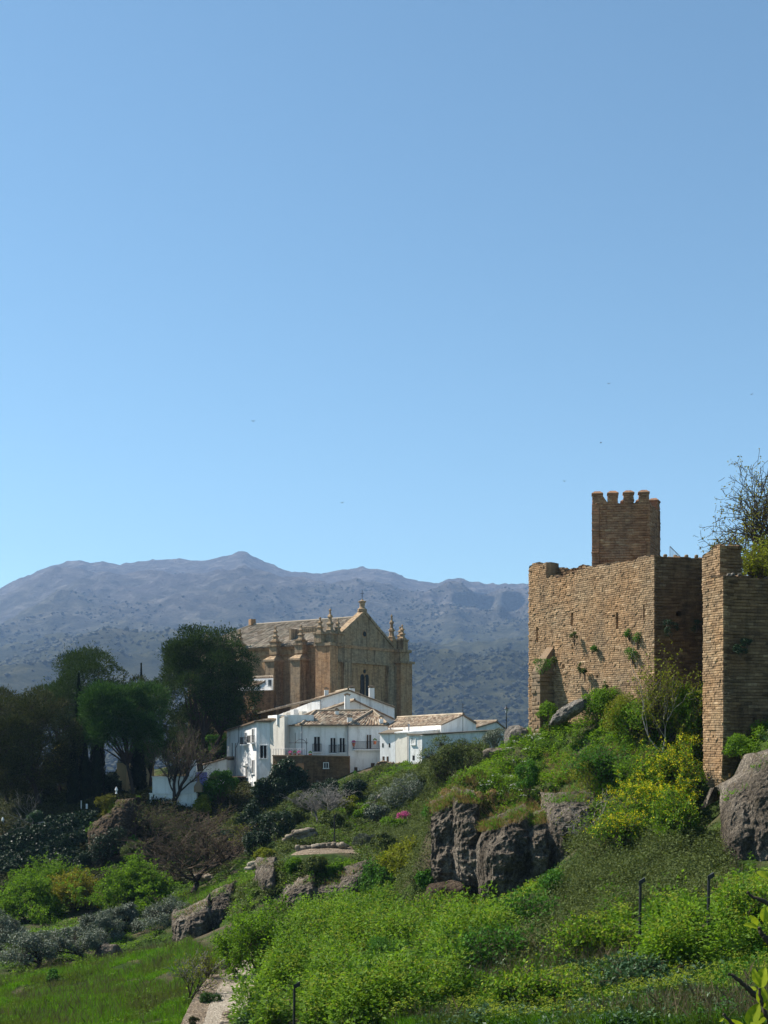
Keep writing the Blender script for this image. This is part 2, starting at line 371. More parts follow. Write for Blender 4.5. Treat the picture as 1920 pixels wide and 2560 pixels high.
CT += [(-8,200,-1),(4,215,-1),(-25,215,-3),(-40,142,-15.6),(-31.5,141,-14.8),(-27,137,-14.6),(-50,140,-16),(-60,100,-17.5),(-60,70,-16),(-45,60,-15.5),
 (-70,160,-10),(-70,200,-10),(9,116,-2.5),(20,125,0),(15,112,2.5),(25,105,6),(24,92,4),(32,86,2.5),(40,80,3),(45,60,-2),(32,50,-5),(40,110,7),(60,120,6),(60,60,0),
 (0,0,-1.75),(6,3,-2.2),(-6,3,-2.6),(0,12,-4.6),(8,20,-5.9),(-8,20,-7.4),(-20,20,-9.5),(-30,40,-13.2),(0,35,-9.3),(15,28,-7.0),(25,34,-7.2),(25,15,-4),(-30,-10,-6),(30,-10,-2),(0,-15,-1.6),
 (0,262,-14),(-60,262,-16),(60,262,-8),(30,180,-4),(60,180,-2),(14,150,-2),(20,165,-2.5)]
CT = np.array(CT, float)
_c = 2.5
def _phi(d2): return np.sqrt(d2 + _c * _c)
_d2 = ((CT[:, None, :2] - CT[None, :, :2]) ** 2).sum(-1)
_A = _phi(_d2); _A = np.block([[_A - np.eye(len(CT)) * 0.15, np.ones((len(CT), 1))], [np.ones((1, len(CT))), np.zeros((1, 1))]])
_w = np.linalg.solve(_A, np.r_[CT[:, 2], 0])
def tz(x, y):
    x = np.asarray(x, float); y = np.asarray(y, float); sh = x.shape; q = np.stack([x.ravel(), y.ravel()], 1); out = np.empty(len(q))
    for i in range(0, len(q), 20000):
        s = q[i:i + 20000]; out[i:i + 20000] = _phi(((s[:, None] - CT[None, :, :2]) ** 2).sum(-1)) @ _w[:-1] + _w[-1]
    p = np.stack([q[:, 0], q[:, 1], np.zeros(len(q))], 1)
    return (out + fbm(p * .30, 4, 3) * .55).reshape(sh)
def hit(px, py, y0=15., y1=240.):
    ys = np.arange(y0, y1, .25); x = (px - 960) / F_PX * ys; z = (HOR - py) / F_PX * ys
    k = np.nonzero(tz(x, ys) > z)[0]
    i = k[0] if len(k) else len(ys) - 1
    return np.array([x[i], ys[i], z[i]])
def ground(px, Y):
    x, y = XY(px, Y); return np.array([x, y, float(tz(np.array([x]), np.array([y]))[0])])

gx = np.arange(-80, 80.1, .7); gy = np.concatenate([np.arange(-30, 16, 2.), np.arange(16, 175, .7), np.arange(175, 275, 3.)])
GX, GY = np.meshgrid(gx, gy); GZ = tz(GX, GY)
edge = np.clip(np.maximum.reduce([(np.abs(GX) - 70) / 10, (GY - 255) / 20, (-20 - GY) / 10]), 0, 1); GZ = GZ - edge * 55
mb = MB(); mb.grid(np.stack([GX, GY, GZ], -1), .5, 0, True); ter = struct(mb.build('ground', M['ground']))

# far valley floor and the mountain
mb = MB(); g = np.stack(np.meshgrid(np.linspace(-8000, 8000, 90), np.linspace(-180, 7800, 90)), -1)
G = np.concatenate([g, np.full(g.shape[:2] + (1,), -62.0)], -1); G[..., 2] += fbm(G * .004, 3, 8) * 6
mb.grid(G, .5, 0, True); struct(mb.build('valley_ground', M['mountain']))
SK = np.array([(-700,1560),(-300,1505),(-60,1492),(0,1478),(50,1448),(110,1425),(165,1407),(200,1403),(228,1411),(258,1406),(300,1414),(330,1411),(380,1402),(450,1399),(505,1404),(560,1394),(585,1388),
 (597,1381),(612,1381),(630,1392),(655,1404),(690,1420),(730,1434),(800,1439),(850,1430),(890,1421),(935,1422),(985,1435),(1020,1450),(1060,1461),(1095,1462),(1120,1451),(1150,1448),(1170,1456),(1220,1463),(1260,1461),(1310,1463),(1400,1470),(1700,1485),(2200,1470),(2700,1520)], float)
nu, nv = 460, 220; K = 2.4      # mountain scale
U = np.linspace(-700, 2700, nu); Vv = np.linspace(0, 1, nv); UU, VV = np.meshgrid(U, Vv)
sky_py = np.interp(UU, SK[:, 0], SK[:, 1]); YR = (3000 + 60 * np.sin(UU * .004)) * K
YY = 1500 + (YR - 1500) * VV
XX = (UU - 960) / F_PX * YY
ZR = (HOR - sky_py) / F_PX * YR
ZR = -90 + (ZR + 90) * (0.42 * VV + 0.58 * VV ** 1.7)
pp = np.stack([XX, YY, ZR * 0], -1)
amp = np.sin(np.pi * np.clip(VV, 0, 1)) ** .8
ZR += amp * K * (fbm(pp * .0022 / K, 6, 21, True) * 74 + fbm(pp * .011 / K, 5, 5, True) * 15) + K * (fbm(pp * .03 / K, 4, 9, True)) * (2.5 + 5 * VV * (VV < .999))
# crags high on the right flank
for (cx, cy, w, h, dep) in ((1190, 1500, 55, 14, 16), (1285, 1518, 26, 26, 20), (1215, 1505, 20, 20, 8)):
    pyc = HOR - ZR / YY * F_PX
    m = np.exp(-(((UU - cx) / w) ** 4 + ((pyc - cy) / h) ** 4)); YY = YY + m * dep * 2.6 * K; ZR = ZR - m * dep * .3 * K
XX = (UU - 960) / F_PX * YY
G = np.stack([XX, YY, ZR], -1)
back = G[-1:].repeat(2, 0).copy(); back[0, :, 1] += 140; back[0, :, 2] -= 90; back[1, :, 1] += 420; back[1, :, 2] = -90; back[..., 0] *= (back[..., 1] / G[-1:, :, 1])
mb = MB(); mb.grid(np.concatenate([G, back], 0), .5, 0, True); struct(mb.build('mountain', M['mountain']))
# scrub and holm oaks dotted over the mountain
r = RS(77); n = 64000
iu = r.rand(n) * (nu - 1.01); iv = r.rand(n) ** 1.25 * (nv * .88)
a, b = iu.astype(int), iv.astype(int); fa, fb = iu - a, iv - b
def bil(A): return A[b, a] * ((1 - fa) * (1 - fb))[:, None] + A[b, a + 1] * (fa * (1 - fb))[:, None] + A[b + 1, a] * ((1 - fa) * fb)[:, None] + A[b + 1, a + 1] * (fa * fb)[:, None]
pt = bil(G); vv = iv / nv; den = fbm(np.stack([pt[:, 0] * .0035 / K, pt[:, 1] * .0035 / K, pt[:, 2] * .002 / K], 1), 4, 40)
keep = (den * 1.9 + .38 - .85 * vv + r.normal(size=n) * .2) > 0.02
pt = pt[keep]; vv = vv[keep]; n = len(pt)
phi_ = (1 + 5 ** .5) / 2
ICO = unit(np.array([(-1, phi_, 0), (1, phi_, 0), (-1, -phi_, 0), (1, -phi_, 0), (0, -1, phi_), (0, 1, phi_), (0, -1, -phi_), (0, 1, -phi_), (phi_, 0, -1), (phi_, 0, 1), (-phi_, 0, -1), (-phi_, 0, 1)], float))
ICF = np.array([(0,11,5),(0,5,1),(0,1,7),(0,7,10),(0,10,11),(1,5,9),(5,11,4),(11,10,2),(10,7,6),(7,1,8),(3,9,4),(3,4,2),(3,2,6),(3,6,8),(3,8,9),(4,9,5),(2,4,11),(6,2,10),(8,6,7),(9,8,1)])
sz = (.55 + 1.9 * r.rand(n) ** 2.2) * (1.15 - .55 * vv) * (.75 + .5 * (pt[:, 1] / 1500. / K)) * K
Vb = pt[:, None, :] + ICO[None] * sz[:, None, None] * (1 + .35 * r.normal(size=(n, 12, 1))) * np.array([1.15, 1.15, .85]) + np.array([0, 0, .5]) * sz[:, None, None]
mb = MB(); mb.add(Vb.reshape(-1, 3), (ICF[None] + 12 * np.arange(n)[:, None, None]).reshape(-1, 3), np.repeat(r.rand(n), 20), 0, True)
struct(mb.build('mountain_scrub', M['scrub']), 'stuff', 'dark scrub and small trees dotted over the mountainside')

# ------------------------------------------------------------------ masonry
def masonry(mb, path, zb, zt, h=.19, cell=.085, prot=.035, rough=.03, seed=1, holes=(), thick=1.2, mi=0, slen=(.22, .55), warp=None, ragged=.12):
    """courses of real stones along a plan path (seen left to right from outside); zb/zt functions of arc length s"""
    r = RS(seed); path = [np.asarray(p, float) for p in path]; s0 = 0.0; tops = []
    for i in range(len(path) - 1):
        a, b = path[i], path[i + 1]; L = np.linalg.norm(b - a); d = (b - a) / L; nrm = np.array([d[1], -d[0]])
        nc = max(3, int(L / cell)) + 1; tt = np.linspace(0, L, nc); ss = s0 + tt
        zlo = min(zb(s) for s in ss); zhi = max(zt(s) for s in ss)
        k0 = int(math.floor(zlo / h)) - 1; k1 = int(math.ceil(zhi / h)) + 1
        ztop = np.array([zt(s) for s in ss]) + (np.round(fbm(np.stack([ss * 1.3, ss * 0, ss * 0 + seed], 1), 3, seed) * 2) * ragged)
        zbot = np.array([zb(s) for s in ss])
        rows = []; disp = []; tone = []
        for k in range(k0, k1):
            hh = h
            cuts = np.cumsum(r.uniform(slen[0], slen[1], int(L / slen[0]) + 3)) - r.rand() * .3
            sid = np.searchsorted(cuts, tt); edge_ = np.r_[True, sid[1:] != sid[:-1]]
            pr = prot + r.normal(size=len(cuts) + 1) * rough; tn = np.clip(r.normal(.48, .17, len(cuts) + 1), 0, 1)
            p_ = pr[sid]; p_ = np.where(edge_, np.minimum(p_ - .02, .035), p_); jit = r.normal(size=nc) * .008
            wv = .03 * fbm(np.stack([ss * .5, ss * 0 + k * .15, ss * 0], 1), 2, seed + 3)
            for fz, kind in ((0.0, 0), (.16, 1), (.55, 2), (.9, 1)):
                rows.append(k * h + fz * hh + wv); tone.append(tn[sid])
                disp.append(np.full(nc, -.034) if kind == 0 else (p_ + jit) * (1.0 if kind == 1 else 1.1))
        Z = np.array(rows); D = np.array(disp); T = np.array(tone)
        for (ha, hb, hz0, hz1, dep) in holes:
            m = (ss[None, :] > ha) & (ss[None, :] < hb) & (Z > hz0) & (Z < hz1); D = np.where(m, -dep, D)
        Zc = np.minimum(np.maximum(Z, zbot[None, :]), ztop[None, :])
        X = a[0] + d[0] * tt[None, :] + nrm[0] * D; Y = a[1] + d[1] * tt[None, :] + nrm[1] * D
        for col, sg in ((0, -1), (-1, 1)):
            X[:, col] += d[0] * sg * np.maximum(D[:, col], 0); Y[:, col] += d[1] * sg * np.maximum(D[:, col], 0)
        if warp is not None: X, Y = warp(X, Y, Zc, ss[None, :] + 0 * X)
        G = np.stack([X, Y, Zc], -1)
        keepr = (np.abs(Zc[1:] - Zc[:-1]).max(1) > 1e-6)
        idx = np.r_[np.nonzero(keepr)[0], np.nonzero(keepr)[0][-1] + 1]
        G = G[idx]; T = T[idx]
        mb.grid(G, T[:-1, :-1], mi)
        top = G[-1]; nn = np.array([nrm[0], nrm[1], 0])
        cap = np.stack([top, top - nn * thick * .35 + np.array([0, 0, .06]), top - nn * thick * .7 + np.array([0, 0, .02]), top - nn * thick, top * np.array([1, 1, 0]) - nn * thick + np.array([0, 0, zlo])], 0)
        cap[1:3, :, 2] += r.normal(size=(2, nc)) * .05
        mb.grid(cap, np.clip(r.normal(.3, .2, (4, nc - 1)), 0, 1), mi)
        for col in (0, -1):       # end caps
            e = G[:, col]; E = np.stack([e, e * 1.0 - nn * thick], 0); mb.grid(E, .35, mi, flip=(col == 0))
        s0 += L

# long curtain wall with its shaded front face
WA = np.array([19.0, 90.0]); WD = np.array([-.5, .866])
W_END = WA + WD * 14.75; W_FR = XY(1764, 91.0)
Lw = 14.75
def wtop(s):
    t = Lw - s
    if t > 12.35: return 14.1 - (t - 12.35) * .06
    if t > 8.75: return 12.75
    if t > 0: return 12.92
    return 12.9
def wbot(s): return -1.5
slits = [(Lw - 13.6 - .05, Lw - 13.6 + .10, 7.75, 8.95, .4), (Lw - 9.2 - .05, Lw - 9.2 + .1, 8.7, 9.7, .4), (Lw - 3.95, Lw - 3.82, 8.1, 9.3, .4), (Lw - 1.1, Lw - .98, 8.5, 9.6, .4), (Lw + 1.75, Lw + 2.1, 8.75, 9.1, .6)]
slits += [(Lw - 10.4, Lw - 10.1, 5.5, 5.8, .15), (Lw - 6.2, Lw - 6.0, 4.6, 4.8, .12), (Lw - 4.4, Lw - 4.15, 9.0, 9.15, .1), (Lw - 5.3, Lw - 5.1, 9.25, 9.35, .1)]
cw = thing('curtain_wall', (WA[0], WA[1], 0), 'long sunlit stone fortress wall with narrow arrow slits below the battlemented tower', 'wall')
mb = MB()
MID = WA + WD * 8.7; OUT = np.array([-.866, -.5])
masonry(mb, [W_END, WA + WD * 8.72], lambda s: wbot(s), lambda s: wtop(s), rough=.016, slen=(.2, .55), seed=4, h=.15, holes=slits)
def sh(f): return lambda s: f(s + Lw - 8.7)
sl2 = [(a - (Lw - 8.7), b - (Lw - 8.7), c, d, e) for a, b, c, d, e in slits]
masonry(mb, [MID + OUT * .10, WA], sh(wbot), sh(wtop), rough=.009, slen=(.2, .55), seed=6, h=.15, holes=sl2, ragged=.08)
mb.build('masonry', M['wall'], cw)
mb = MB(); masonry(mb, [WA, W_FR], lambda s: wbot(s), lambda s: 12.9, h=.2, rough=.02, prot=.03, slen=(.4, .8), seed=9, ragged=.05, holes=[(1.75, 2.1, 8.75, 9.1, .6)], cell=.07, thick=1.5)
fr_ = mb.build('front_face', M['shade_darkwall'], cw); fr_['label'] = 'dark shaded stone front face'
# parapet stub behind the left gap, and a body behind the faces
mb = MB(); masonry(mb, [W_END + np.array([.9, .5]) + WD * -2.2, W_END + np.array([.9, .5]) + WD * -6.1], lambda s: 10, lambda s: 13.45 - s * .05, seed=12, h=.2, thick=.5); mb.build('parapet', M['shade_darkwall'], cw)
mb = MB(); ins = -OUT * 1.0
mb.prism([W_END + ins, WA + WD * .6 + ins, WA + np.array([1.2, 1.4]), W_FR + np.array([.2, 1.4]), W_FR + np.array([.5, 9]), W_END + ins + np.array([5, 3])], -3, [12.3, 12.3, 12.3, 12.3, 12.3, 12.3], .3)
mb.build('core', M['shade_darkwall'], cw)

# ruined buttress leaning on the far end of the wall
bt = P(1355, 1830, 99.4)
bu = thing('ruined_buttress', (bt[0], bt[1], 0), 'ruined dark stone buttress with sloping top, leaning on the left end of the fortress wall', 'buttress')
mb = MB(); bC = WA + WD * 11.46; bB = bC + np.array([-.866, -.5]) * 1.35; bA = bB + WD * 1.05
masonry(mb, [bA, bB], lambda s: -1.5, lambda s: 5.35, h=.3, seed=21, rough=.05, slen=(.4, .8), thick=.9)
masonry(mb, [bB, bC], lambda s: -1.5, lambda s: 5.35, h=.3, seed=22, rough=.04, slen=(.4, .8), thick=.9)
mb.build('shaft', M['ruin'], bu)
mb = MB(); q = [(*bB, 5.25), (*bC, 5.25), (*(bC + WD * 1.0), 5.25), (*bA, 5.25)]
mb.hexa([np.array(v) for v in q], [np.array((*(bB + (bC - bB) * .5), 6.5)), np.array((*bC, 7.3)), np.array((*(bC + WD * .9), 7.3)), np.array((*(bA + (bC - bB) * .5), 6.4))], .35)
mb.build('sloping_top', M['ruin'], bu)

# battlemented tower
K0, K1, K2 = np.array([17.03, 104.6]), np.array([21.55, 103.9]), np.array([23.3, 108.2]); K3 = K0 + (K2 - K1)
kt = thing('battlemented_tower', (*((K0 + K2) / 2), 6), 'square brown stone tower with capped merlons rising behind the fortress wall', 'tower')
ZT = 19.25
mb = MB(); masonry(mb, [K3, K0, K1, K2, K3], lambda s: 6, lambda s: ZT, h=.2, seed=31, rough=.02, prot=.03, slen=(.25, .6), ragged=.0, thick=.6, holes=[(9.0, 9.22, 12.9, 16.2, .4)], cell=.09)
ins = (K0 + K1 + K2 + K3) / 4
mb.prism([p + (ins - p) * .12 for p in (K0, K1, K2, K3)], 5, ZT - .45, .3)
mb.build('shaft', M['keep'], kt)
def merlon(a, b, inn, z0, z1):
    m = MB(); d = unit(b - a); n = np.array([d[1], -d[0]])
    masonry(m, [a, b], lambda s: z0, lambda s: z1 - .28, h=.14, seed=int(abs(a[0] * 100)), rough=.015, prot=.02, slen=(.18, .35), ragged=0, thick=inn, cell=.06)
    q = [a - d * .07 + n * .08, b + d * .07 + n * .08, b + d * .07 - n * (inn + .07), a - d * .07 - n * (inn + .07)]
    c = (q[0] + q[2]) / 2
    o = m.build('merlon', M['keep'], kt)
    c_ = MB(); lo = [np.array((*p, z1 - .3)) for p in q]; mid_ = [np.array((*p, z1 - .2)) for p in q]; hi = [np.array((*(p + (c - p) * .55), z1)) for p in q]
    c_.hexa(lo, mid_, .4); c_.hexa(mid_, hi, .3); c_.build('cap', M['keep'], o)
for i in range(4):
    f0 = (0.0, .272, .548, .815)[i]; a = K0 + (K1 - K0) * f0; b = K0 + (K1 - K0) * (f0 + .175); merlon(a, b, .75, ZT - .02, 20.35)
for f0 in (.80,): merlon(K1 + (K2 - K1) * f0, K1 + (K2 - K1) * 1.0, .75, ZT - .02, 20.35)
for f0 in (.25, .53): merlon(K2 + (K3 - K2) * (f0 + .175 - .175), K2 + (K3 - K2) * (f0 + .175), .7, ZT - .02, 20.35)
m = MB(); d = K0 + (K1 - K0) * .175
m.hexa([np.array((*d, ZT)), np.array((*(d + (.06, .3)), ZT)), np.array((*(d + (.06, .3)), ZT + .75)), np.array((*d, ZT + .75))], [np.array((*(K0 + (K1 - K0) * .27), ZT)), np.array((*(K0 + (K1 - K0) * .27 + (.06, .3)), ZT)), np.array((*(K0 + (K1 - K0) * .27 + (.06, .3)), ZT + .1)), np.array((*(K0 + (K1 - K0) * .27), ZT + .1))], .4)
m.build('broken_parapet', M['keep'], kt)

# right-hand tower
TA = XY(1808, 80.0); TL = XY(1758, 81.9); TR = XY(2060, 82.0)
rt = thing('wall_tower', (TA[0], TA[1], -5), 'tall stone tower at the right edge with narrow sunlit flank and dark front', 'tower')
def twarp(X, Y, Z, S):
    k = np.clip((.8 - Z) / 7.0, 0, 1) ** 1.3; return X - k * .42 * np.clip(S / 2.2, 0, 1) + k * .12, Y
mb = MB(); masonry(mb, [TL, TA], lambda s: -7.5, lambda s: 10.25, h=.15, seed=41, rough=.014, slen=(.22, .6), warp=twarp, cell=.06)
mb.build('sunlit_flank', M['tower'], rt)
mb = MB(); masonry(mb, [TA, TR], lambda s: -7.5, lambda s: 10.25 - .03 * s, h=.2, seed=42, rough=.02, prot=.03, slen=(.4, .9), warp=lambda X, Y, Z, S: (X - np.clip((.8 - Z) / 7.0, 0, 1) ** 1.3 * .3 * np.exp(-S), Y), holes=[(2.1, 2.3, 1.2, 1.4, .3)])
mb.build('front_face', M['shade_darkwall'], rt)
UA = XY(1800, 81.6); UL = XY(1756, 83.4)
mb = MB(); masonry(mb, [UA, XY(1853, 82.0)], lambda s: 9.5, lambda s: 12.4, h=.2, seed=46, rough=.03, thick=1.0, ragged=.05, cell=.06, slen=(.4, .8)); mb.build('upper_front', M['shade_darkwall'], rt)  # front takes the darkened stone so its colour carries the shade
mb = MB(); masonry(mb, [UL, UA], lambda s: 9.5, lambda s: 12.0 + .25 * min(s, 1.6), h=.15, seed=43, rough=.014, thick=1.0, ragged=.1, cell=.06)
mb.build('upper_block', M['tower'], rt)
mb = MB(); mb.prism([TL + (.3, .3), TA + (.6, 1.0), TR + (0, 1.2), TR + (0, 9), TL + (3.2, 9)], -8, 10, .3); mb.prism([UL + (.2, .4), UA + (.3, 1.0), XY(1853, 83), XY(1853, 86), UL + (1.6, 4)], 9, 12, .3); mb.build('core', M['shade_darkwall'], rt)
# recess wall between
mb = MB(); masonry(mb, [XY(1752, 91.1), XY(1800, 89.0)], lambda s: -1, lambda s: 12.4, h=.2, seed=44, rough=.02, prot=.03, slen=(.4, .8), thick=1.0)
tag(mb.build('recess_wall', M['shade_darkwall']), 'dark narrow wall in the recess between fortress wall and right tower', 'wall')
mb = MB(); masonry(mb, [XY(1872, 99), XY(2080, 95)], lambda s: 5, lambda s: 14.3 - .05 * s, h=.3, seed=45, rough=.03, slen=(.4, .9))
tag(mb.build('grey_wall', M['church_grey']), 'grey stone wall behind the tree at the right edge', 'wall')
# railing on the wall top
ra = thing('metal_railing', (*XY(1676, 93), 12.3), 'triangular metal railing on top of the dark wall, right of the battlemented tower', 'railing')
mb = MB(); z0 = 12.85; A = P(1675, 1366, 93); B = P(1703, 1394, 93.5)
mb.bar((A[0], A[1], z0), A, .03); mb.bar(A, B, .03); mb.bar((A[0], A[1], z0 + .12), (B[0], B[1], z0 + .12), .025)
mb.build('frame', M['steel'], ra)
mb = MB()
for k in range(1, 9):
    f = k / 9; q = A + (B - A) * f; mb.bar((q[0], q[1], z0 + .1), q, .016)
mb.build('bars', M['steel'], ra)

CLIFF = []
def sgn(d, e): return np.sign(d) * np.abs(d) ** e
def rock_mesh(mb, c, R, seed, n=40, amp=.22, freq=1.2, tone=.5, e=.72, fine=.07):
    th = np.linspace(.02, math.pi - .02, n); ph = np.linspace(0, 2 * math.pi, int(n * 1.6) + 1)
    T, Ph = np.meshgrid(th, ph, indexing='ij'); d = np.stack([sgn(np.sin(T), e) * sgn(np.cos(Ph), e), sgn(np.sin(T), e) * sgn(np.sin(Ph), e), sgn(np.cos(T), e)], -1)
    q = c + d * np.asarray(R); sc = freq / max(min(R), .05)
    rr = amp * fbm(q * sc * np.array([1, 1, .6]) + seed * 7.3, 5, seed, True) + fine * fbm(q * sc * 5 + seed, 4, seed + 5, True)
    G = c + d * (1 + rr[..., None]) * np.asarray(R); G[:, -1] = G[:, 0]
    mb.grid(G, tone, 0, True)
def rock(px, py, Y, wpx, hpx, dep, seed, label, mat='rock', amp=.22, n=40, name='rock', group=None, freq=.9, e=.72, slant=0):
    c = P(px, py, Y); s = Y / F_PX; mb = MB(); R = (wpx * s / 2, dep, hpx * s / 2)
    rock_mesh(mb, c, R, seed, n, amp, freq, .5, e)
    if slant:
        for V_ in mb.V: V_[:, 2] += (V_[:, 0] - c[0]) * slant
    o = mb.build(name, M[mat]); CLIFF.append((name, c, np.array(R))); return tag(o, label, 'rock', group)

# loose stones on the wall tops
STONES = [(1663, 1390, 92, 'loose stone on the dark wall top, nearest the battlemented tower'), (1688, 1391, 91.5, 'loose stone on the wall top at the foot of the railing'), (1716, 1391, 91.5, 'biggest loose stone on the dark wall top, right of the railing'), (1741, 1391, 91.2, 'loose stone on the dark wall top beside the right tower'),
          (1810, 1371, 82.2, 'loose stone on the upper tower block, left of its pair'), (1820, 1369, 82.3, 'tallest loose stone on the upper tower block'), (1829, 1372, 82.2, 'loose stone on the upper tower block beside the tree'), (1822, 1438, 80.3, 'pale stone on the lower tower ledge, leftmost of three'), (1832, 1437, 80.4, 'pale stone on the lower tower ledge, middle of three'), (1849, 1438, 80.5, 'pale stone on the lower tower ledge nearest the tree'), (1452, 1427, 98, 'dark stone on the wall top left of the battlemented tower'), (1474, 1424, 97, 'dark stone on the wall top at the foot of the battlemented tower')]
for i, (px, py, Y, lb) in enumerate(STONES):
    rock(px, py, Y, 9, 8, .12, 300 + i, lb, 'ruin' if i < 7 or i > 9 else 'rockpale', .2, 9, 'loose_stone', 'loose stones on the wall tops')

# ------------------------------------------------------------------ church
CA = np.array([-8.65, 195.0]); CT_ = np.array([.6, .8]); CS = np.array([-.8, .6])
def C(t, s, z): q = CA + CT_ * t + CS * s; return np.array([q[0], q[1], z])
def cbox(mb, t0, t1, s0, s1, z0, z1, tone=.5, mi=0, top=None):
    pl = [C(t0, s0, 0), C(t1, s0, 0), C(t1, s1, 0), C(t0, s1, 0)]
    mb.prism([p[:2] for p in pl], z0, z1 if top is None else top, tone, mi)
def tile_roof(mb, e0, e1, r1, r0, sp=.36, row=.42, amp=.075, seed=1, th=.12, mi=0):
    """pan-tile surface: eave e0->e1, ridge r0->r1 (triangles allowed)"""
    e0, e1, r0, r1 = [np.asarray(v, float) for v in (e0, e1, r0, r1)]; r = RS(seed)
    L = max(np.linalg.norm(e1 - e0), np.linalg.norm(r1 - r0)); H = np.linalg.norm((r0 + r1 - e0 - e1) / 2)
    nc = max(4, int(L / sp) * 4 + 1); nr = max(3, int(H / row) + 1)
    u = np.linspace(0, 1, nc)[None, :, None]; v = np.linspace(0, 1, nr)[:, None, None]
    G = (e0 * (1 - u) + e1 * u) * (1 - v) + (r0 * (1 - u) + r1 * u) * v
    nrm = np.cross(e1 - e0, (r0 + r1) / 2 - e0); nrm = nrm / np.linalg.norm(nrm); nrm = nrm * np.sign(nrm[2])
    prof = np.abs(np.sin(np.arange(nc) * math.pi / 4)); d = amp * prof[None, :] + r.normal(size=(nr, nc)) * .018
    G = G + nrm * d[..., None]
    tn = np.repeat(r.rand(nr - 1, nc // 4 + 1), 4, 1)[:, :nc - 1]; tn = np.clip(tn * .8 + .1 + r.normal(size=tn.shape) * .08, 0, 1)
    mb.grid(G, tn, mi)
    lo = [e0, e1, r1, r0] if np.linalg.norm(r1 - r0) > .05 else [e0, e1, r1]
    dn = np.array([0, 0, th]); mb.hexa([p - dn for p in lo], [p - .01 * dn for p in lo], .3, mi)

ch = thing('church', C(9, 12, -3), 'large brown stone church with pinnacled buttresses and grey tiled roof behind the white houses', 'church')
mb = MB(); cbox(mb, 1.0, 17.2, 0, 31, -4, 14.3, .5); mb.build('nave_wall', M['church'], ch)
mb = MB(); cbox(mb, .75, 17.4, -.25, 31.2, 14.3, 14.75, .5); cbox(mb, .85, 17.3, -.12, 31.1, 13.3, 13.55, .4)
mb.build('cornice', M['church_orange'], ch)
mb = MB(); cbox(mb, 1.6, 17.4, -.14, -.005, 12.3, 14.3, .45); mb.build('frieze', M['church_grey'], ch)
mb = MB(); cbox(mb, 1.6, 17.4, -.30, -.145, 12.0, 12.3, .45); mb.build('string_course', M['church_grey'], ch)
mb = MB(); gp = [(1.6, 14.76), (16.8, 14.76), (16.8, 15.0), (9.2, 20.0), (1.6, 15.0)]
mb.hexa([C(t, -.05, z) for t, z in gp], [C(t, .8, z) for t, z in gp], .45); gb = mb.build('gable', M['church_grey'], ch)
for sg, nm in ((-1, 'gable_coping'), (1, 'gable_coping')):
    mb = MB(); t0 = 9.2 + sg * 7.9; q = [(9.2, 20.02), (t0, 14.9), (t0, 15.35), (9.2, 20.55)]
    mb.hexa([C(t, -.2, z) for t, z in q], [C(t, 1.0, z) for t, z in q], .6); mb.build(nm, M['church_grey'], gb)
mb = MB(); a = np.arange(16) * 2 * math.pi / 16
mb.hexa([C(9.2 + .62 * math.cos(k), -.09, 16.75 + .62 * math.sin(k)) for k in a], [C(9.2 + .62 * math.cos(k), .1, 16.75 + .62 * math.sin(k)) for k in a], .2); ocu = mb.build('oculus', M['church_orange'], gb)
mb = MB(); mb.hexa([C(9.2 + .42 * math.cos(k), -.12, 16.75 + .42 * math.sin(k)) for k in a], [C(9.2 + .42 * math.cos(k), .1, 16.75 + .42 * math.sin(k)) for k in a], .2); mb.build('oculus_opening', M['glass'], gb)
mb = MB(); c = C(9.2, .4, 20.3)
mb.lathe(c, [(.75, 0), (.75, .4), (.48, .6), (.4, .8), (.44, 1.4), (.64, 1.5), (.64, 1.65), (.28, 1.8), (.08, 2.0)], 8, .5); fin = mb.build('gable_finial', M['church_grey'], ch)
mb = MB(); mb.bar(c + (0, 0, 1.9), c + (0, 0, 3.4), .04); mb.bar(c + (-.3, 0, 2.9), c + (.3, 0, 2.9), .035); mb.build('cross', M['iron'], fin)
# roof: long side slope, far slope, hip
mb = MB()
tile_roof(mb, C(.45, 31.6, 14.75), C(.45, .7, 14.75), C(9.2, .7, 19.45), C(9.2, 24, 19.45), .5, .6, .1, 5)
tile_roof(mb, C(17.7, .7, 14.75), C(17.7, 31.6, 14.75), C(9.2, 24, 19.45), C(9.2, .7, 19.45), .6, .8, .1, 6)
tile_roof(mb, C(17.7, 31.6, 14.75), C(.45, 31.6, 14.75), C(9.2, 24, 19.45), C(9.2, 24.01, 19.45), .5, .6, .1, 7)
mb.build('roof', M['church_roof'], ch)
mb = MB(); mb.tubes(np.array([[C(9.2, .8, 19.5), C(9.2, 12, 19.5), C(9.2, 24, 19.5)]]), np.full((1, 3), .22), 6, .9); mb.tubes(np.array([[C(9.2, 24, 19.5), C(.5, 31.5, 14.8)]]), np.full((1, 2), .2), 6, .8); rg = mb.build('ridge_tiles', M['church_roof'], ch)
mb = MB(); mb.box(C(9.2, 24, 19.45), .9, .9, 1.0, .6, .4); mb.build('ridge_stub', M['church_orange'], ch)
def pinnacle(par, t, s, z, h, w=.55, ped=0.0):
    w *= 1.4; h *= .82; m = MB(); c = C(t, s, z)
    rot = math.atan2(.8, .6) + math.pi / 4
    if ped: m.lathe(c, [(w * 1.1, 0), (w * 1.1, ped * .8), (w * 1.35, ped * .85), (w * 1.35, ped)], 4, .45, 0, False, rot); c = c + (0, 0, ped)
    pr = [(.8, 0), (.8, .10), (.55, .13), (.45, .30), (.68, .34), (.62, .40), (.34, .44), (.30, .60), (.5, .64), (.42, .70), (.2, .75), (.16, .88), (.26, .92), (.05, 1.0)]
    m.lathe(c, [(a * w, b * h) for a, b in pr], 4 if h < 4 else 6, .45, 0, False, rot); return m.build('pinnacle', M['church_grey'], par)
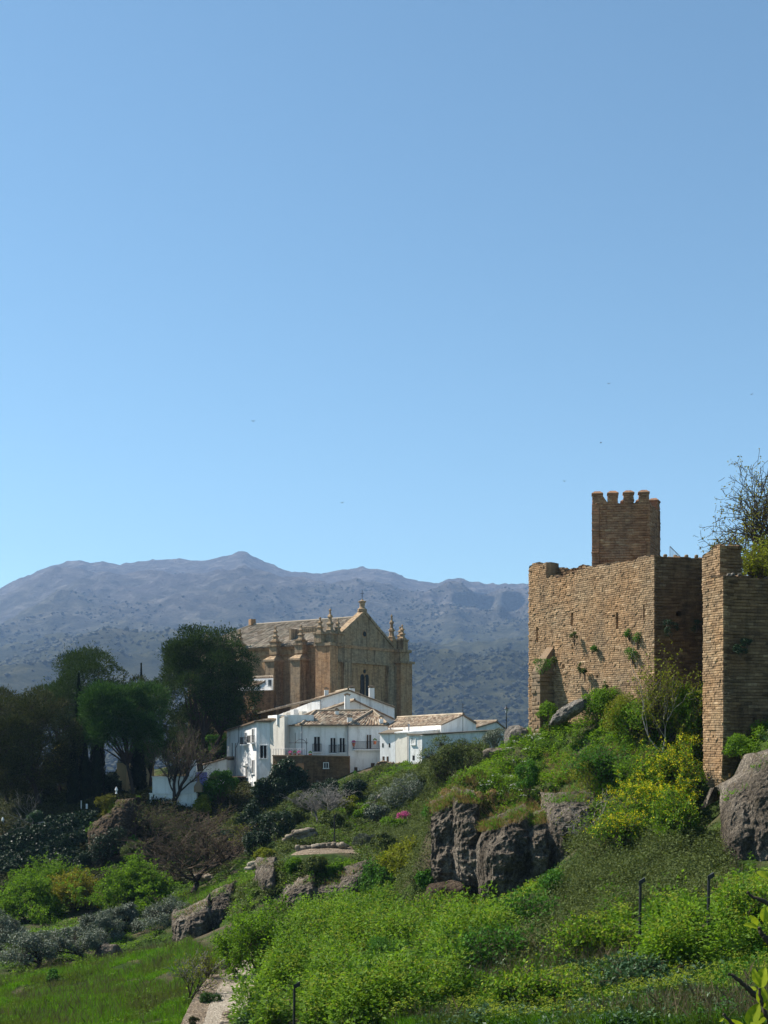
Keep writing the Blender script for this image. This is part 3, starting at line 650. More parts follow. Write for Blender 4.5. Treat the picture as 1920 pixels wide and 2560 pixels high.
def sidebutt(s, w, zt, label=None):
    m = MB(); cbox(m, -1.1, 1.0, s - w / 2, s + w / 2, -4, zt, .45); b = m.build('buttress', M['church_grey'], ch)
    m = MB(); cbox(m, -1.35, 1.0, s - w / 2 - .25, s + w / 2 + .25, zt, zt + .3, .8)
    q = [C(-1.35, s - w / 2 - .2, zt + .3), C(.9, s - w / 2 - .2, zt + .3), C(.9, s + w / 2 + .2, zt + .3), C(-1.35, s + w / 2 + .2, zt + .3)]
    m.hexa(q, [C(.1, s - .5, zt + 1.1), C(.9, s - .5, zt + 1.1), C(.9, s + .5, zt + 1.1), C(.1, s + .5, zt + 1.1)], .6); m.build('buttress_cap', M['church_grey'], b)
    m = MB(); cbox(m, -.3, 1.1, s - .8, s + .8, zt + 1.1, zt + 2.4, .4); cbox(m, -.5, 1.2, s - 1.0, s + 1.0, zt + 2.4, zt + 2.65, .6); m.build('pedestal', M['church_grey'], b)
    pinnacle(b, .35, s, zt + 2.65, 3.0, .62, .5)
for s_ in (5.5, 10.8, 18.5, 26): sidebutt(s_, 1.9, 12.3)
# corner buttresses of the front
m = MB(); cbox(m, -.9, 1.0, -1.3, 1.6, -4, 14.3, .5); cl = m.build('corner_buttress', M['church_orange'], ch)
m = MB(); cbox(m, -1.1, 2.0, -1.5, 1.8, 14.3, 14.8, .4); m.build('buttress_cap', M['church_grey'], cl)
for (t, s, h, ped, w) in ((-.6, .9, 3.0, 1.5, .62), (.45, -.2, 4.5, 1.6, .62), (1.3, -1.0, 2.8, 1.5, .6)): pinnacle(cl, t, s, 14.8, h, w, ped)
m = MB(); cbox(m, 17.2, 20.4, -1.3, 1.4, -4, 12.5, .5); cr = m.build('corner_buttress', M['church_orange'], ch)
m = MB(); cbox(m, 16.8, 20.8, -1.6, 1.7, 12.5, 12.85, .4); cbox(m, 17.2, 19.9, -1.1, 1.3, 12.85, 14.3, .5); cbox(m, 16.9, 20.2, -1.35, 1.5, 14.3, 14.75, .4); m.build('buttress_cap', M['church_grey'], cr)
for (t, s, h, ped, w) in ((17.3, .6, 5.0, 1.7, .6), (18.6, -.6, 3.0, 1.7, .6), (19.5, .5, 3.0, 1.5, .6)): pinnacle(cr, t, s, 14.75, h, w, ped)
m = MB(); cbox(m, 3.4, 5.3, -.55, 0, -4, 12.0, .5); m.build('pilaster', M['church_grey'], ch)
m = MB(); cbox(m, 14.9, 17.2, -.5, 0, -4, 12.0, .3); m.build('pilaster', M['church_grey'], ch)
# twin window
def arch(t0, t1, z0, z1, s0, s1, mb, tone=.3):
    w = (t1 - t0) / 2; c = (t0 + t1) / 2; p = [(t0, z0), (t1, z0)] + [(c + w * math.cos(k), z1 - w + w * math.sin(k)) for k in np.linspace(0, math.pi, 8)]
    mb.hexa([C(t, s0, z) for t, z in p], [C(t, s1, z) for t, z in p], tone)
m = MB(); cbox(m, 8.05, 10.45, -.14, 0, 5.4, 5.75, .6); cbox(m, 9.17, 9.35, -.2, 0, 5.75, 10.0, .5); wfr = m.build('window_frame', M['church_grey'], ch)
for t0, t1 in ((8.2, 9.15), (9.37, 10.3)):
    m = MB(); arch(t0, t1, 5.75, 10.4, -.06, .1, m); m.build('window', M['glass'], wfr)
m = MB(); m.hexa([C(9.26 + .3 * math.cos(k), -.06, 10.85 + .3 * math.sin(k)) for k in a], [C(9.26 + .3 * math.cos(k), .1, 10.85 + .3 * math.sin(k)) for k in a], .2); m.build('window', M['glass'], wfr)
# roof dormer with lattice
m = MB(); cbox(m, 2.2, 5.2, 9.2, 9.6, 15.6, 17.6, .5); cbox(m, 4.6, 5.0, 6.0, 9.2, 16.4, 17.7, .5); do = m.build('roof_dormer', M['church_grey'], ch)
m = MB()
for k in range(7):
    m.bar(C(4.55, 6.2 + k * .45, 17.0), C(4.55, 6.5 + k * .45, 17.9), .05); m.bar(C(4.55, 6.5 + k * .45, 17.0), C(4.55, 6.2 + k * .45, 17.9), .05)
m.bar(C(4.55, 6, 17.95), C(4.55, 9.4, 17.95), .09); m.bar(C(4.55, 6, 17.0), C(4.55, 9.4, 17.0), .07); m.build('lattice', M['church_grey'], do)

# ------------------------------------------------------------------ houses
def seg(p0, p1):
    p0, p1 = np.asarray(p0, float), np.asarray(p1, float); L = np.linalg.norm(p1 - p0); d = (p1 - p0) / L; return p0, d, np.array([d[1], -d[0]]), L
def wbox(mb, p0, p1, u0, u1, o0, o1, z0, z1, tone=.5, mi=0):
    a, d, n, L = seg(p0, p1)
    q = [a + d * u0 + n * o1, a + d * u1 + n * o1, a + d * u1 + n * o0, a + d * u0 + n * o0]; mb.prism(q, z0, z1, tone, mi)
def window(par, p0, p1, u, z0, w, h, mats=('glass', 'white'), frame=True, name='window', mull=True, label=None):
    m = MB(); wbox(m, p0, p1, u - w / 2, u + w / 2, -.05, .02, z0, z0 + h); o = m.build(name, M[mats[0]], par)
    if frame:
        m = MB(); f = .09
        wbox(m, p0, p1, u - w / 2 - f, u - w / 2, -.02, .08, z0 - f, z0 + h + f); wbox(m, p0, p1, u + w / 2, u + w / 2 + f, -.02, .08, z0 - f, z0 + h + f)
        wbox(m, p0, p1, u - w / 2, u + w / 2, -.02, .08, z0 + h, z0 + h + f); wbox(m, p0, p1, u - w / 2 - f * 1.5, u + w / 2 + f * 1.5, -.02, .16, z0 - f * 1.3, z0)
        if mull: wbox(m, p0, p1, u - .035, u + .035, .0, .05, z0, z0 + h)
        m.build('frame', M[mats[1]], o)
    return o
def balcony(par, p0, p1, u, z, w, d=.5, h=1.0, slab=True):
    a, dd, n, L = seg(p0, p1); m = MB(); wbox(m, p0, p1, u - w / 2, u + w / 2, 0, d, z - .14, z - .02)
    o = m.build('balcony', M['white'], par); m = MB()
    pts = [a + dd * (u - w / 2) , a + dd * (u - w / 2) + n * d, a + dd * (u + w / 2) + n * d, a + dd * (u + w / 2)]
    for i in range(3):
        L2 = np.linalg.norm(pts[i + 1] - pts[i]); k = max(2, int(L2 / .13))
        for j in range(k + 1):
            q = pts[i] + (pts[i + 1] - pts[i]) * j / k; m.bar((*q, z), (*q, z + h), .018, 4)
        for zz in (z + .06, z + h): m.bar((*pts[i], zz), (*pts[i + 1], zz), .025, 4)
    m.build('balcony_rail', M['iron'], o); return o
def chimney(par, px, py0, py1, Y, wpx, label=None, cap=True):
    c = P(px, py1, Y); w = wpx * Y / F_PX; h = (py1 - py0) / F_PX * Y; m = MB(); m.box(c - (0, 0, .6), w, w * .8, h + .6 - (.35 if cap else 0), .15); o = m.build('chimney', M['white'], par)
    if cap:
        t = c + (0, 0, h - .35); m = MB()
        for sx in (-1, 1):
            for sy in (-1, 1): m.box(t + (sx * w * .38, sy * w * .3, 0), w * .18, w * .18, .18, .15)
        m.box(t + (0, 0, .18), w * 1.25, w * 1.05, .09, .15); m.hexa([t + (x * w * .6, y * w * .5, .27) for x, y in ((-1, -1), (1, -1), (1, 1), (-1, 1))], [t + (x * w * .08, y * w * .4, .42) for x, y in ((-1, -1), (1, -1), (1, 1), (-1, 1))], .4)
        m.build('chimney_cap', M['tile'], o)
    return o

# tall house at the left with a bright side wall
a1, a0 = XY(641, 163), XY(567, 175); a2 = XY(674.5, 162.2); a3 = XY(711, 159.9)
hA = thing('white_house', (*a1, -7), 'tall white house with rows of windows on its sunlit side above the ivy bush', 'house')
back = np.array([8, 9.])
mb = MB(); mb.prism([a0, a1, a2, a2 + (4, 10), a0 + (7, 7)], -8.5, [1.25, 2.35, 2.2, 2.6, 2.0]); mb.build('wall', M['white'], hA)
mb = MB(); mb.prism([a2 + (.02, .02), a3, a3 + (3, 9), a2 + (4, 9)], -5, [2.2, 2.95, 2.95, 2.3]); w2 = mb.build('side_wall', M['cream'], hA); w2['label'] = 'cream end wall with a rising top'
mb = MB(); tile_roof(mb, (*(a0 + (-.35, -.1)), 1.25), (*(a1 + (-.3, -.35)), 2.38), (*(a1 + (3.0, 6)), 3.1), (*(a0 + (3.4, 4)), 2.3), .3, .4, .06, 11)
tile_roof(mb, (*(a1 + (-.2, -.35)), 2.42), (*(a2 + (.1, -.3)), 2.38), (*(a3 + (-.1, .4)), 2.98), (*(a1 + (2.6, 3)), 3.0), .3, .35, .06, 12); mb.build('roof', M['tile'], hA)
mb = MB(); mb.prism([a1 + (1.2, 3.0), a3 + (-1.0, .9), a3 + (3.6, 1.2), a3 + (3, 6), a1 + (3, 8)], 1.9, 3.15); mb.build('roof_parapet', M['white'], hA)
for (px_, u, z0, w, h) in ((0, 1.3, -.3, .8, 1.7), (0, 1.3, -4.3, .8, 1.7), (0, 4.4, -.5, .7, 1.4), (0, 4.0, -4.8, .8, 1.7), (0, 10.3, -2.6, .7, 2.2), (0, 8.8, -2.6, .7, 2.2), (0, 2.0, -7.0, .6, 1.6), (0, 3.6, -7.0, .6, 1.6)):
    _, _, _, L_ = seg(a0, a1); window(hA, a0, a1, L_ - u, z0, w, h)
for u, z in ((1.3, -.35), (4.4, -.55)): balcony(hA, a0, a1, seg(a0, a1)[3] - u, z, 1.4, .6, .9)
window(hA, a1, a2, 1.05, -2.3, .95, 1.6)
mb = MB(); dq = a0 + (a1 - a0) * .45 + np.array([-.12, -.1]); mb.tubes(np.array([[(*dq, 1.7), (*dq, -.2), (*(dq + (-.5, .6)), -1.2), (*(dq + (-.5, .6)), -5)]]), np.full((1, 4), .07), 5); mb.build('drainpipe', M['steel'], hA)
mb = MB(); wbox(mb, a0, a1, 6.0, 9.4, .0, 1.6, -4.9, -4.75); wbox(mb, a0, a1, 6.0, 6.12, 1.4, 1.55, -8, -4.9); wbox(mb, a0, a1, 9.2, 9.32, 1.4, 1.55, -8, -4.9); mb.build('porch', M['wood'], hA)
mb = MB(); wbox(mb, a0, a1, -.6, 2.6, .02, 1.5, -8, -3.4); mb.build('lean_to', M['white2'], hA)
mb = MB(); m_ = a0 + (a1 - a0) * .78 + np.array([-.5, -.45]); mb.lathe((*m_, -3.6), [(.02, 0), (.3, .12), (.42, .3)], 10, .5); mb.build('satellite_dish', M['white'], hA)

# central house with hipped roof
E = [XY(706, 162.3), XY(752, 159.6), XY(872, 159.4), XY(971, 161.7)]; zE = 1.85
w = [XY(711, 162.2), XY(753.5, 160), XY(871, 159.9), XY(969, 162)]
hB = thing('white_house', (*w[1], -4), 'white house with brown hipped tile roof, balconies and French windows', 'house')
mb = MB(); mb.prism(w + [w[3] + (0, 9), w[0] + (0, 9)], -5, zE - .02); mb.build('wall', M['white'], hB)
R0, R1 = P(789, 1778, 165), P(932, 1777, 166); V_ = P(882, 1803, 161)
e = [np.array((*q, zE + .03)) for q in E]; e4, e5 = e[3] + (0, 9.6, 0), e[0] + (0, 9.4, 0)
mb = MB(); tile_roof(mb, e[0], e[1], R0, R0 + (.01, 0, 0), seed=21, sp=.42); tile_roof(mb, e[1], e[2], R1, R0, seed=22, sp=.42); tile_roof(mb, e[2], e[3], R1, R1 + (.01, 0, 0), seed=23, sp=.42)
tile_roof(mb, e[3], e4, R1, R1 + (0, .01, 0), seed=24); tile_roof(mb, e4, e5, R0, R1, seed=25); tile_roof(mb, e5, e[0], R0, R0 + (0, .01, 0), seed=26)
mb.build('roof', M['tile'], hB)
mb = MB(); mb.tubes(np.array([[e[1], R0], [R0, R1], [e[2], R1], [e[3], R1], [e[0], R0]]) + (0, 0, .1), np.full((5, 2), .15), 6, .75); mb.build('ridge_tiles', M['tile'], hB)
for u, z0, wd, h in ((1.95, -1.45, .72, 1.85), (3.95, -1.6, .62, 1.85), (5.1, -1.55, .62, 1.8)):
    window(hB, w[1], w[2], u, z0, wd, h, ('glass', 'white'), True, 'french_window'); balcony(hB, w[1], w[2], u, z0, wd + .35, .3, .95)
window(hB, w[2], w[3], 2.75, -1.1, .62, 1.75, ('wood', 'white'), True, 'balcony_door')
window(hB, w[2], w[3], 1.0, -4.5, .42, 1.1, ('wood', 'white'), False, 'lower_door'); window(hB, w[2], w[3], 3.3, -3.9, .5, 1.0, ('wood', 'white'), False, 'lower_window')
balcony(hB, w[2], w[3], 2.6, -1.15, 4.0, .6, .95)
for uu in (w[1] + (.05, -.1), w[2] + (-.05, -.12)):
    mb = MB(); mb.bar((*uu, 1.8), (*uu, -2.8), .06); mb.build('drainpipe', M['steel'], hB)
chimney(hB, 842, 1771, 1786, 164, 9); chimney(hB, 874, 1787, 1808, 160.6, 12); chimney(hB, 953, 1790, 1811, 162, 10)
# tall roof gable behind
def gable_house(label, pts, Y0, Y1, depth, zb, mat='white', seed=1, over=.25, name='white_house'):
    """pts: three (px,py) of left eave, apex, right eave of the camera-facing gable; ridge runs back by vector depth"""
    pl = [P(pts[0][0], pts[0][1], Y0), P(pts[1][0], pts[1][1], (Y0 + Y1) / 2), P(pts[2][0], pts[2][1], Y1)]
    o = thing(name, (pl[0][0], pl[0][1], zb), label, 'house'); dv = np.array([depth[0], depth[1], 0.])
    mb = MB(); poly = [(pl[0][0], pl[0][1], zb), (pl[2][0], pl[2][1], zb), pl[2] - (0, 0, .1), pl[1] - (0, 0, .1), pl[0] - (0, 0, .1)]; poly = [np.array(q, float) for q in poly]
    mb.hexa(poly, [q + dv for q in poly], .5); mb.build('wall', M[mat], o)
    f = -dv / np.linalg.norm(dv) * over; mb = MB()
    tile_roof(mb, pl[0] + dv, pl[0] + f, pl[1] + f, pl[1] + dv, seed=seed, sp=.42, th=.16); tile_roof(mb, pl[2] + f, pl[2] + dv, pl[1] + dv, pl[1] + f, seed=seed + 1, sp=.42, th=.16); mb.build('roof', M['tile'], o)
    mb = MB(); mb.tubes(np.array([[pl[1] + f, pl[1] + dv]]) + (0, 0, .08), np.full((1, 2), .15), 6, .8); mb.build('ridge_tiles', M['tile'], o)
    return o, pl
hC, plC = gable_house('highest white house with a broad plain gable directly below the church front', [(803, 1744), (870, 1724), (986, 1767)], 177, 180, (-2, 9), -3, seed=31)
chimney(hC, 816, 1719, 1746, 178, 10); chimney(hC, 880, 1715, 1728, 182, 13); chimney(hC, 929, 1714, 1752, 181, 13)
hE, plE = gable_house('small white gable between the hipped roof and the highest gable', [(807, 1776), (886, 1750), (984, 1796)], 171, 174, (-1, 4), -2, 'white2', seed=33)
chimney(hE, 868, 1734, 1790, 168, 13)
for o_, px, py, Y in ((hC, 905, 1735, 181), (hB, 800, 1790, 164), (hE, 900, 1762, 172)):
    mb = MB(); q = P(px, py, Y); mb.bar(q - (0, 0, .6), q + (0, 0, 2.0), .025, 5)
    for k in range(4): mb.bar(q + (-.35 + .05 * k, 0, 1.9 - .2 * k), q + (.35 - .05 * k, .1, 1.9 - .2 * k), .015, 4)
    mb.build('aerial', M['iron'], o_)
# terraced row climbing to the highest gable
d0, d1 = XY(680, 186), XY(801, 177)
hD = thing('white_house', (*d1, -3), 'low row of white wall stubs under a long sloping roof below the church side', 'house')
mb = MB(); mb.prism([d0, d1, d1 + (2, 6), d0 + (2, 8)], -4, [3.3, 5.7, 5.9, 3.6]); mb.build('wall', M['white'], hD)
mb = MB(); tile_roof(mb, (*XY(637, 190), 3.9), (*(d1 + (.1, -.3)), 5.75), (*(d1 + (2, 6)), 6.5), (*XY(650, 198), 4.6), seed=35); mb.build('roof', M['church_roof'], hD)
for k, (u, z, hh) in enumerate(((2.4, 3.4, 1.6), (4.2, 3.9, 1.5), (6.0, 4.3, 1.4), (8.0, 4.0, 1.6))):
    mb = MB(); wbox(mb, d0, d1, u, u + .8, .2, 1.0, -1, z); mb.build('wall_stub', M['cream' if k % 2 else 'white'], hD)
    window(hD, d0, d1, u + 1.3, z - 1.6, .5, .9, ('glass', 'white'), False)

# right hand gabled house: ridge runs away to the left
f_ap, f_l, f_r = P(1156.5, 1786, 160), P(1102, 1811, 157), P(1190, 1807, 164); f_far, f_le = P(994, 1794.5, 177), P(968, 1818, 172)
hF = thing('white_house', (f_l[0], f_l[1], -2), 'white house with a long mossy tile roof and plain gable, right of the hipped house', 'house')
mb = MB(); mb.hexa([np.array((f_l[0], f_l[1], -2)), np.array((f_r[0], f_r[1], -2)), f_r - (0, 0, .1), f_ap - (0, 0, .1), f_l - (0, 0, .1)], [np.array((f_le[0], f_le[1], -2)), np.array((f_le[0] + 5.5, f_le[1] + 8, -2)), np.array((f_le[0] + 5.5, f_le[1] + 8, 1.8)), f_far - (0, 0, .1), f_le - (0, 0, .1)], .5); mb.build('wall', M['white2'], hF)
mb = MB(); dr = unit(f_ap - f_far) * .25; tile_roof(mb, f_le, f_l + dr, f_ap + dr, f_far, seed=41, sp=.42, th=.16); tile_roof(mb, f_r + dr, np.array((f_le[0] + 5.5, f_le[1] + 8, 1.9)), f_far, f_ap + dr, seed=42, th=.16); mb.build('roof', M['tile'], hF)
mb = MB(); mb.tubes(np.array([[f_ap + dr, f_far]]) + (0, 0, .08), np.full((1, 2), .15), 6, .9); mb.build('ridge_tiles', M['tile'], hF)
mb = MB(); q = P(1157, 1830, 159.5); mb.bar(q, q + (0, 0, 3.6), .035); mb.bar(q + (-.3, 0, 3.4), q + (.3, 0, 3.4), .02); mb.bar(q + (-.2, 0, 3.1), q + (.2, 0, 3.1), .02); mb.build('aerial', M['iron'], hF)
# low annexe with dark coping
g0, g1, g2 = XY(1021, 149.6), XY(1055, 148), XY(1260, 156)
hG = thing('white_annexe', (*g1, -3), 'low white annexe with a dark sloping coping, rightmost white building above the bushes', 'building')
mb = MB(); mb.prism([g0, g1, g2, g2 + (0, 4), g0 + (1, 5)], -5, [.5, .5, 1.15, 1.15, .5]); mb.build('wall', M['white'], hG)
mb = MB(); mb.prism([g0 + (-.2, -.15), g1 + (0, -.22), g2 + (.2, -.2), g2 + (.2, .4), g1 + (.3, .5), g0 + (.2, .4)], [.52, .52, 1.17, 1.17, .52, .52], [.68, .7, 1.32, 1.36, .74, .72], .2); mb.build('coping', M['church_roof'], hG)
window(hG, g0, g1, .85, -2.35, .35, .55, ('glass', 'white'), False); window(hG, g0, g1, .85, -.5, .6, .7, ('white2', 'white'), True, 'blind_window')
mb = MB(); q = g0 + (-.06, -.06); mb.bar((*q, .4), (*q, -3), .05); mb.build('drainpipe', M['steel'], hG)
h0, h1, h2 = XY(950, 156.5), XY(988, 155), XY(1020, 153.5)
hH = thing('white_annexe', (*h1, -4), 'narrow bluish white lean-to with four small windows beside the hipped house', 'building')
mb = MB(); mb.prism([h0, h1, h1 + (1, 5), h0 + (1, 5)], -5, .75); mb.build('wall', M['white'], hH)
mb = MB(); mb.slab([(*(h0 + (-.2, -.3)), .85), (*(h1 + (.1, -.3)), .9), (*(h1 + (1, 4)), 1.3), (*(h0 + (1, 4)), 1.3)], .12, .3); mb.build('roof', M['church_roof'], hH)
for u, z0, wd, h in ((.45, -.9, .22, .5), (1.5, -.9, .22, .5), (.55, -2.75, .3, .75), (1.2, -2.75, .3, .75)): window(hH, h0, h1, u, z0, wd, h, ('wood' if z0 < -2 else 'glass', 'white'), False)
hH2 = thing('white_annexe', (*h2, -4), 'plain cream wall block with a flat slab top between the two small annexes', 'building')
mb = MB(); mb.prism([h1 + (.02, 0), h2, h2 + (6, 6), h1 + (4, 7)], -5, [.78, .82, 1.35, 1.35]); mb.build('wall', M['cream'], hH2)
mb = MB(); mb.slab([(*(h1 + (-.1, -.25)), .97), (*(h2 + (.1, -.25)), 1.0), (*(h2 + (6, 6)), 1.5), (*(h1 + (4, 7)), 1.5)], .15, .5); mb.build('roof', M['white2'], hH2)
mb = MB(); q = P(1022, 1833, 154.5); mb.lathe(q, [(.08, 0), (.08, .9), (.14, .95), (.14, 1.1)], 6); mb.build('flue', M['steel'], hH2)
# far low house by the street lamp
hJ, _ = gable_house('small far white house half hidden behind the olive tree near the street lamp', [(1188, 1818), (1240, 1803), (1262, 1820)], 184, 185, (-6, 6), -2, 'white2', seed=51)
# annexe against the church
hK, _ = gable_house('small white gabled annexe against the left side of the church', [(634, 1716), (681, 1692), (683, 1693)], 191, 189.5, (-3.2, 2.4), 7.4, 'white', seed=53)
q0, q1 = XY(634, 190.9), XY(683, 189.4); window(hK, q0, q1, seg(q0, q1)[3] - .55, 8.0, .5, .9, ('glass', 'white'))
mb = MB(); mb.prism([XY(560, 196), XY(634, 190.7), XY(684, 189.2), XY(690, 194), XY(600, 202)], -4, [7.3, 7.35, 7.35, 7.35, 7.3]); kw = mb.build('lower_wall', M['shade_darkwall'], hK)  # wall in shadow, that shade carried by the darkened stone colour

# terrace retaining wall below the hipped house
t0, t1 = XY(682, 157.6), XY(760, 155.2); t2 = XY(873, 156.4)
tw = thing('terrace_wall', (*t1, -7), 'brown plastered retaining wall with one small window below the hipped house', 'wall')
mb = MB(); mb.prism([t0, t1, t2, t2 + (0, 4), t0 + (0, 5)], -9, [-2.0, -1.95, -2.1, -2.1, -2.0]); mb.build('wall_body', M['shade_darkwall'], tw)
mb = MB(); mb.prism([t0 + (-.1, -.1), t1 + (0, -.14), t2 + (.1, -.1), t2 + (.1, .4), t1 + (0, .4), t0 + (0, .4)], [-2.0, -1.95, -2.1, -2.1, -1.95, -2.0], [-1.85, -1.8, -1.95, -1.95, -1.8, -1.85], .4); mb.build('coping', M['ruin'], tw)
window(tw, t1, t2, 2.7, -3.4, .5, .6, ('glass', 'white2'))
rl = thing('terrace_railing', (*t0, -1.85), 'thin iron railing and pergola hoops on the terrace left of the hipped house', 'railing')
mb = MB()
for k in range(13):
    q = t0 + (t1 - t0) * k / 12 + (0.05, .2); mb.bar((*q, -1.86), (*q, -1.1), .022, 4)
mb.bar((*(t0 + (.05, .2)), -1.1), (*(t1 + (.05, .2)), -1.1), .025, 4); mb.build('rail', M['steel'], rl)
mb = MB(); q = XY(738, 157)
for dx in (0, 1.4):
    mb.bar((q[0] + dx, q[1], -1.9), (q[0] + dx, q[1], .9 - dx * .5), .035, 4)
mb.tubes(np.array([[(q[0] + .7 - .7 * math.cos(k), q[1] - .2, -.6 + .7 * math.sin(k)) for k in np.linspace(0, math.pi, 9)]]), np.full((1, 9), .03), 4)
mb.bar((q[0] - .8, q[1], -.35), (q[0] + 1.6, q[1], -.35), .03, 4); mb.build('pergola_frame', M['iron'], rl)
POTS = [(726, 1887, 156.6, 'flower pot on the terrace wall, leftmost of the row'), (737, 1887, 156.4, 'flower pot in the middle of the terrace row under the pergola hoop'), (748, 1887, 156.2, 'flower pot on the terrace at the foot of the pergola post'), (776, 1888, 155.9, 'flower pot with pale plant on the terrace wall near the French windows'), (884, 1861, 158.9, 'flower pot on the balcony of the hipped house, left of its door'), (937, 1856, 159.6, 'terracotta pot on the balcony beside the brown door')]
for i, (px, py, Y, lb) in enumerate(POTS):
    c = P(px, py + 5, Y); po = thing('flower_pot', c, lb, 'flower pot', 'flower pots on the terraces'); m = MB(); m.lathe(c, [(.13, 0), (.2, .35), (.22, .36), (.22, .42)], 8); m.build('pot', M['terracotta'], po)
    r = RS(i); m = MB(); n = 60; d = rdir(r, n); d[:, 2] = abs(d[:, 2]); m.leaves(c + (0, 0, .5) + d * .22, d, rdir(r, n), .16, .09, r.rand(n)); m.build('foliage', M['bushgreen' if i % 2 else 'pink'], po)
# stone wall under the small annexes
mb = MB(); masonry(mb, [XY(940, 152.5), XY(1056, 150.5)], lambda s: -6, lambda s: -2.75 + .1 * math.sin(s * 1.5), h=.22, seed=61, rough=.05, prot=.05, thick=.6, ragged=.1, cell=.1)
tag(mb.build('garden_wall', M['ruin']), 'rough stone retaining wall below the two small annexes', 'wall')
# small buildings at the left, behind the trees
def block(name, label, a, b, Y0, Y1, ztop, zb, depth, mat, cat='building', roof=None):
    p0, p1 = XY(a, Y0), XY(b, Y1); o = thing(name, (*p0, zb), label, cat); m = MB(); m.prism([p0, p1, p1 + (0, depth), p0 + (0, depth)], zb, ztop); m.build('wall_body', M[mat], o); 
    m = MB(); m.prism([p0 + (-.08, -.08), p1 + (.08, -.08), p1 + (.08, .3), p0 + (-.08, .3)], [ztop[0] + .003, ztop[1] + .003, ztop[1] + .003, ztop[0] + .003], [ztop[0] + .1, ztop[1] + .1, ztop[1] + .1, ztop[0] + .1], .4); m.build('coping', M['white2' if mat != 'ochre' else 'ochre'], o); return o
block('garden_wall', 'whitewashed wall behind the grey bare tree', 381, 489, 158, 157, [-4.6] * 4, -6.6, .4, 'white2', 'wall')
block('garden_wall', 'low whitewashed retaining ledge at the foot of the grey bare tree', 374, 492, 156.8, 155.8, [-6.6] * 4, -8.6, 1.0, 'white2', 'wall')
block('garden_wall', 'lavender painted garden wall beside the pyramid chimney', 491, 517, 161, 160.5, [-4.05] * 4, -6.5, .4, 'lavender', 'wall')
block('garden_wall', 'white garden wall between lavender wall and tall white house', 517, 566, 161, 165, [-4.6, -4.9, -4.9, -4.6], -8, .5, 'white', 'wall')
block('ochre_house', 'ochre wall fragment between the green pine and the dark cypresses', 292, 316, 172, 172, [-3.2] * 4, -9, 4, 'ochre'); block('ochre_house', 'lower ochre block with a stepped top left of the ochre fragment', 276, 292, 171, 171, [-4.35] * 4, -9, 4, 'ochre')
block('ochre_house', 'small ochre wall glimpsed right of the green pine trunk', 348, 372, 176, 176, [-3.0] * 4, -8, 4, 'ochre')
hM, _ = gable_house('small white house with a short tile roof left of the tall white house', [(508, 1911), (566, 1895), (570, 1898)], 169, 170, (2, 6), -8, 'white2', seed=55)
py_ = thing('pyramid_chimney', P(484, 1938, 163), 'white tapering chimney behind the whitewashed wall', 'chimney'); c = P(484, 1942, 163); m = MB()
m.hexa([c + (x * .62, y * .62, -1) for x, y in ((-1, -1), (1, -1), (1, 1), (-1, 1))], [c + (x * .3, y * .3, 2.0) for x, y in ((-1, -1), (1, -1), (1, 1), (-1, 1))], .5); m.build('shaft', M['white2'], py_); m = MB(); m.box(c + (0, 0, 2.0), .75, .75, .12); m.build('cap', M['white2'], py_)
bq = thing('garden_chimney', P(496, 1978, 155), 'dark stone barbecue chimney standing at the right end of the whitewashed ledge', 'chimney'); c = P(496, 1980, 155); m = MB(); m.box(c, 1.0, .8, .7); m.hexa([c + (x * .5, y * .4, .7) for x, y in ((-1, -1), (1, -1), (1, 1), (-1, 1))], [c + (x * .13, y * .13, 1.3) for x, y in ((-1, -1), (1, -1), (1, 1), (-1, 1))], .4); m.build('hood', M['ruin'], bq); m = MB(); m.box(c + (0, 0, 1.3), .24, .24, .6); m.build('flue', M['ruin'], bq)
# left terrace ledge, gate post and wall with ivy under the dark trees
block('terrace_ledge', 'low pale stone ledge above the dark ivy wall', 96, 157, 150.5, 150.5, [-9.75] * 4, -11, .6, 'white2', 'wall')
gp_ = thing('white_gate', P(205, 2020, 154), 'small white gate posts under the cypress hedge', 'gate'); m = MB(); m.box(P(203, 2022, 154), .1, .1, 1.0); m.build('post', M['white2'], gp_); m = MB(); m.box(P(217, 2022, 154), .2, .2, .6); m.build('post', M['white'], gp_);
for i, (px, py, lb) in enumerate(((7, 2060, 'small white urn at the left edge of the terrace'), (100, 2058, 'small white urn beside the pale ledge'), (291, 1984, 'small white urn beneath the ochre wall'))):
    c = P(px, py, 151); m = MB(); m.lathe(c, [(.15, 0), (.1, .1), (.08, .2), (.2, .45), (.16, .55), (.05, .8)], 8); tag(m.build('garden_urn', M['white']), lb, 'urn', 'white urns on the left terrace')
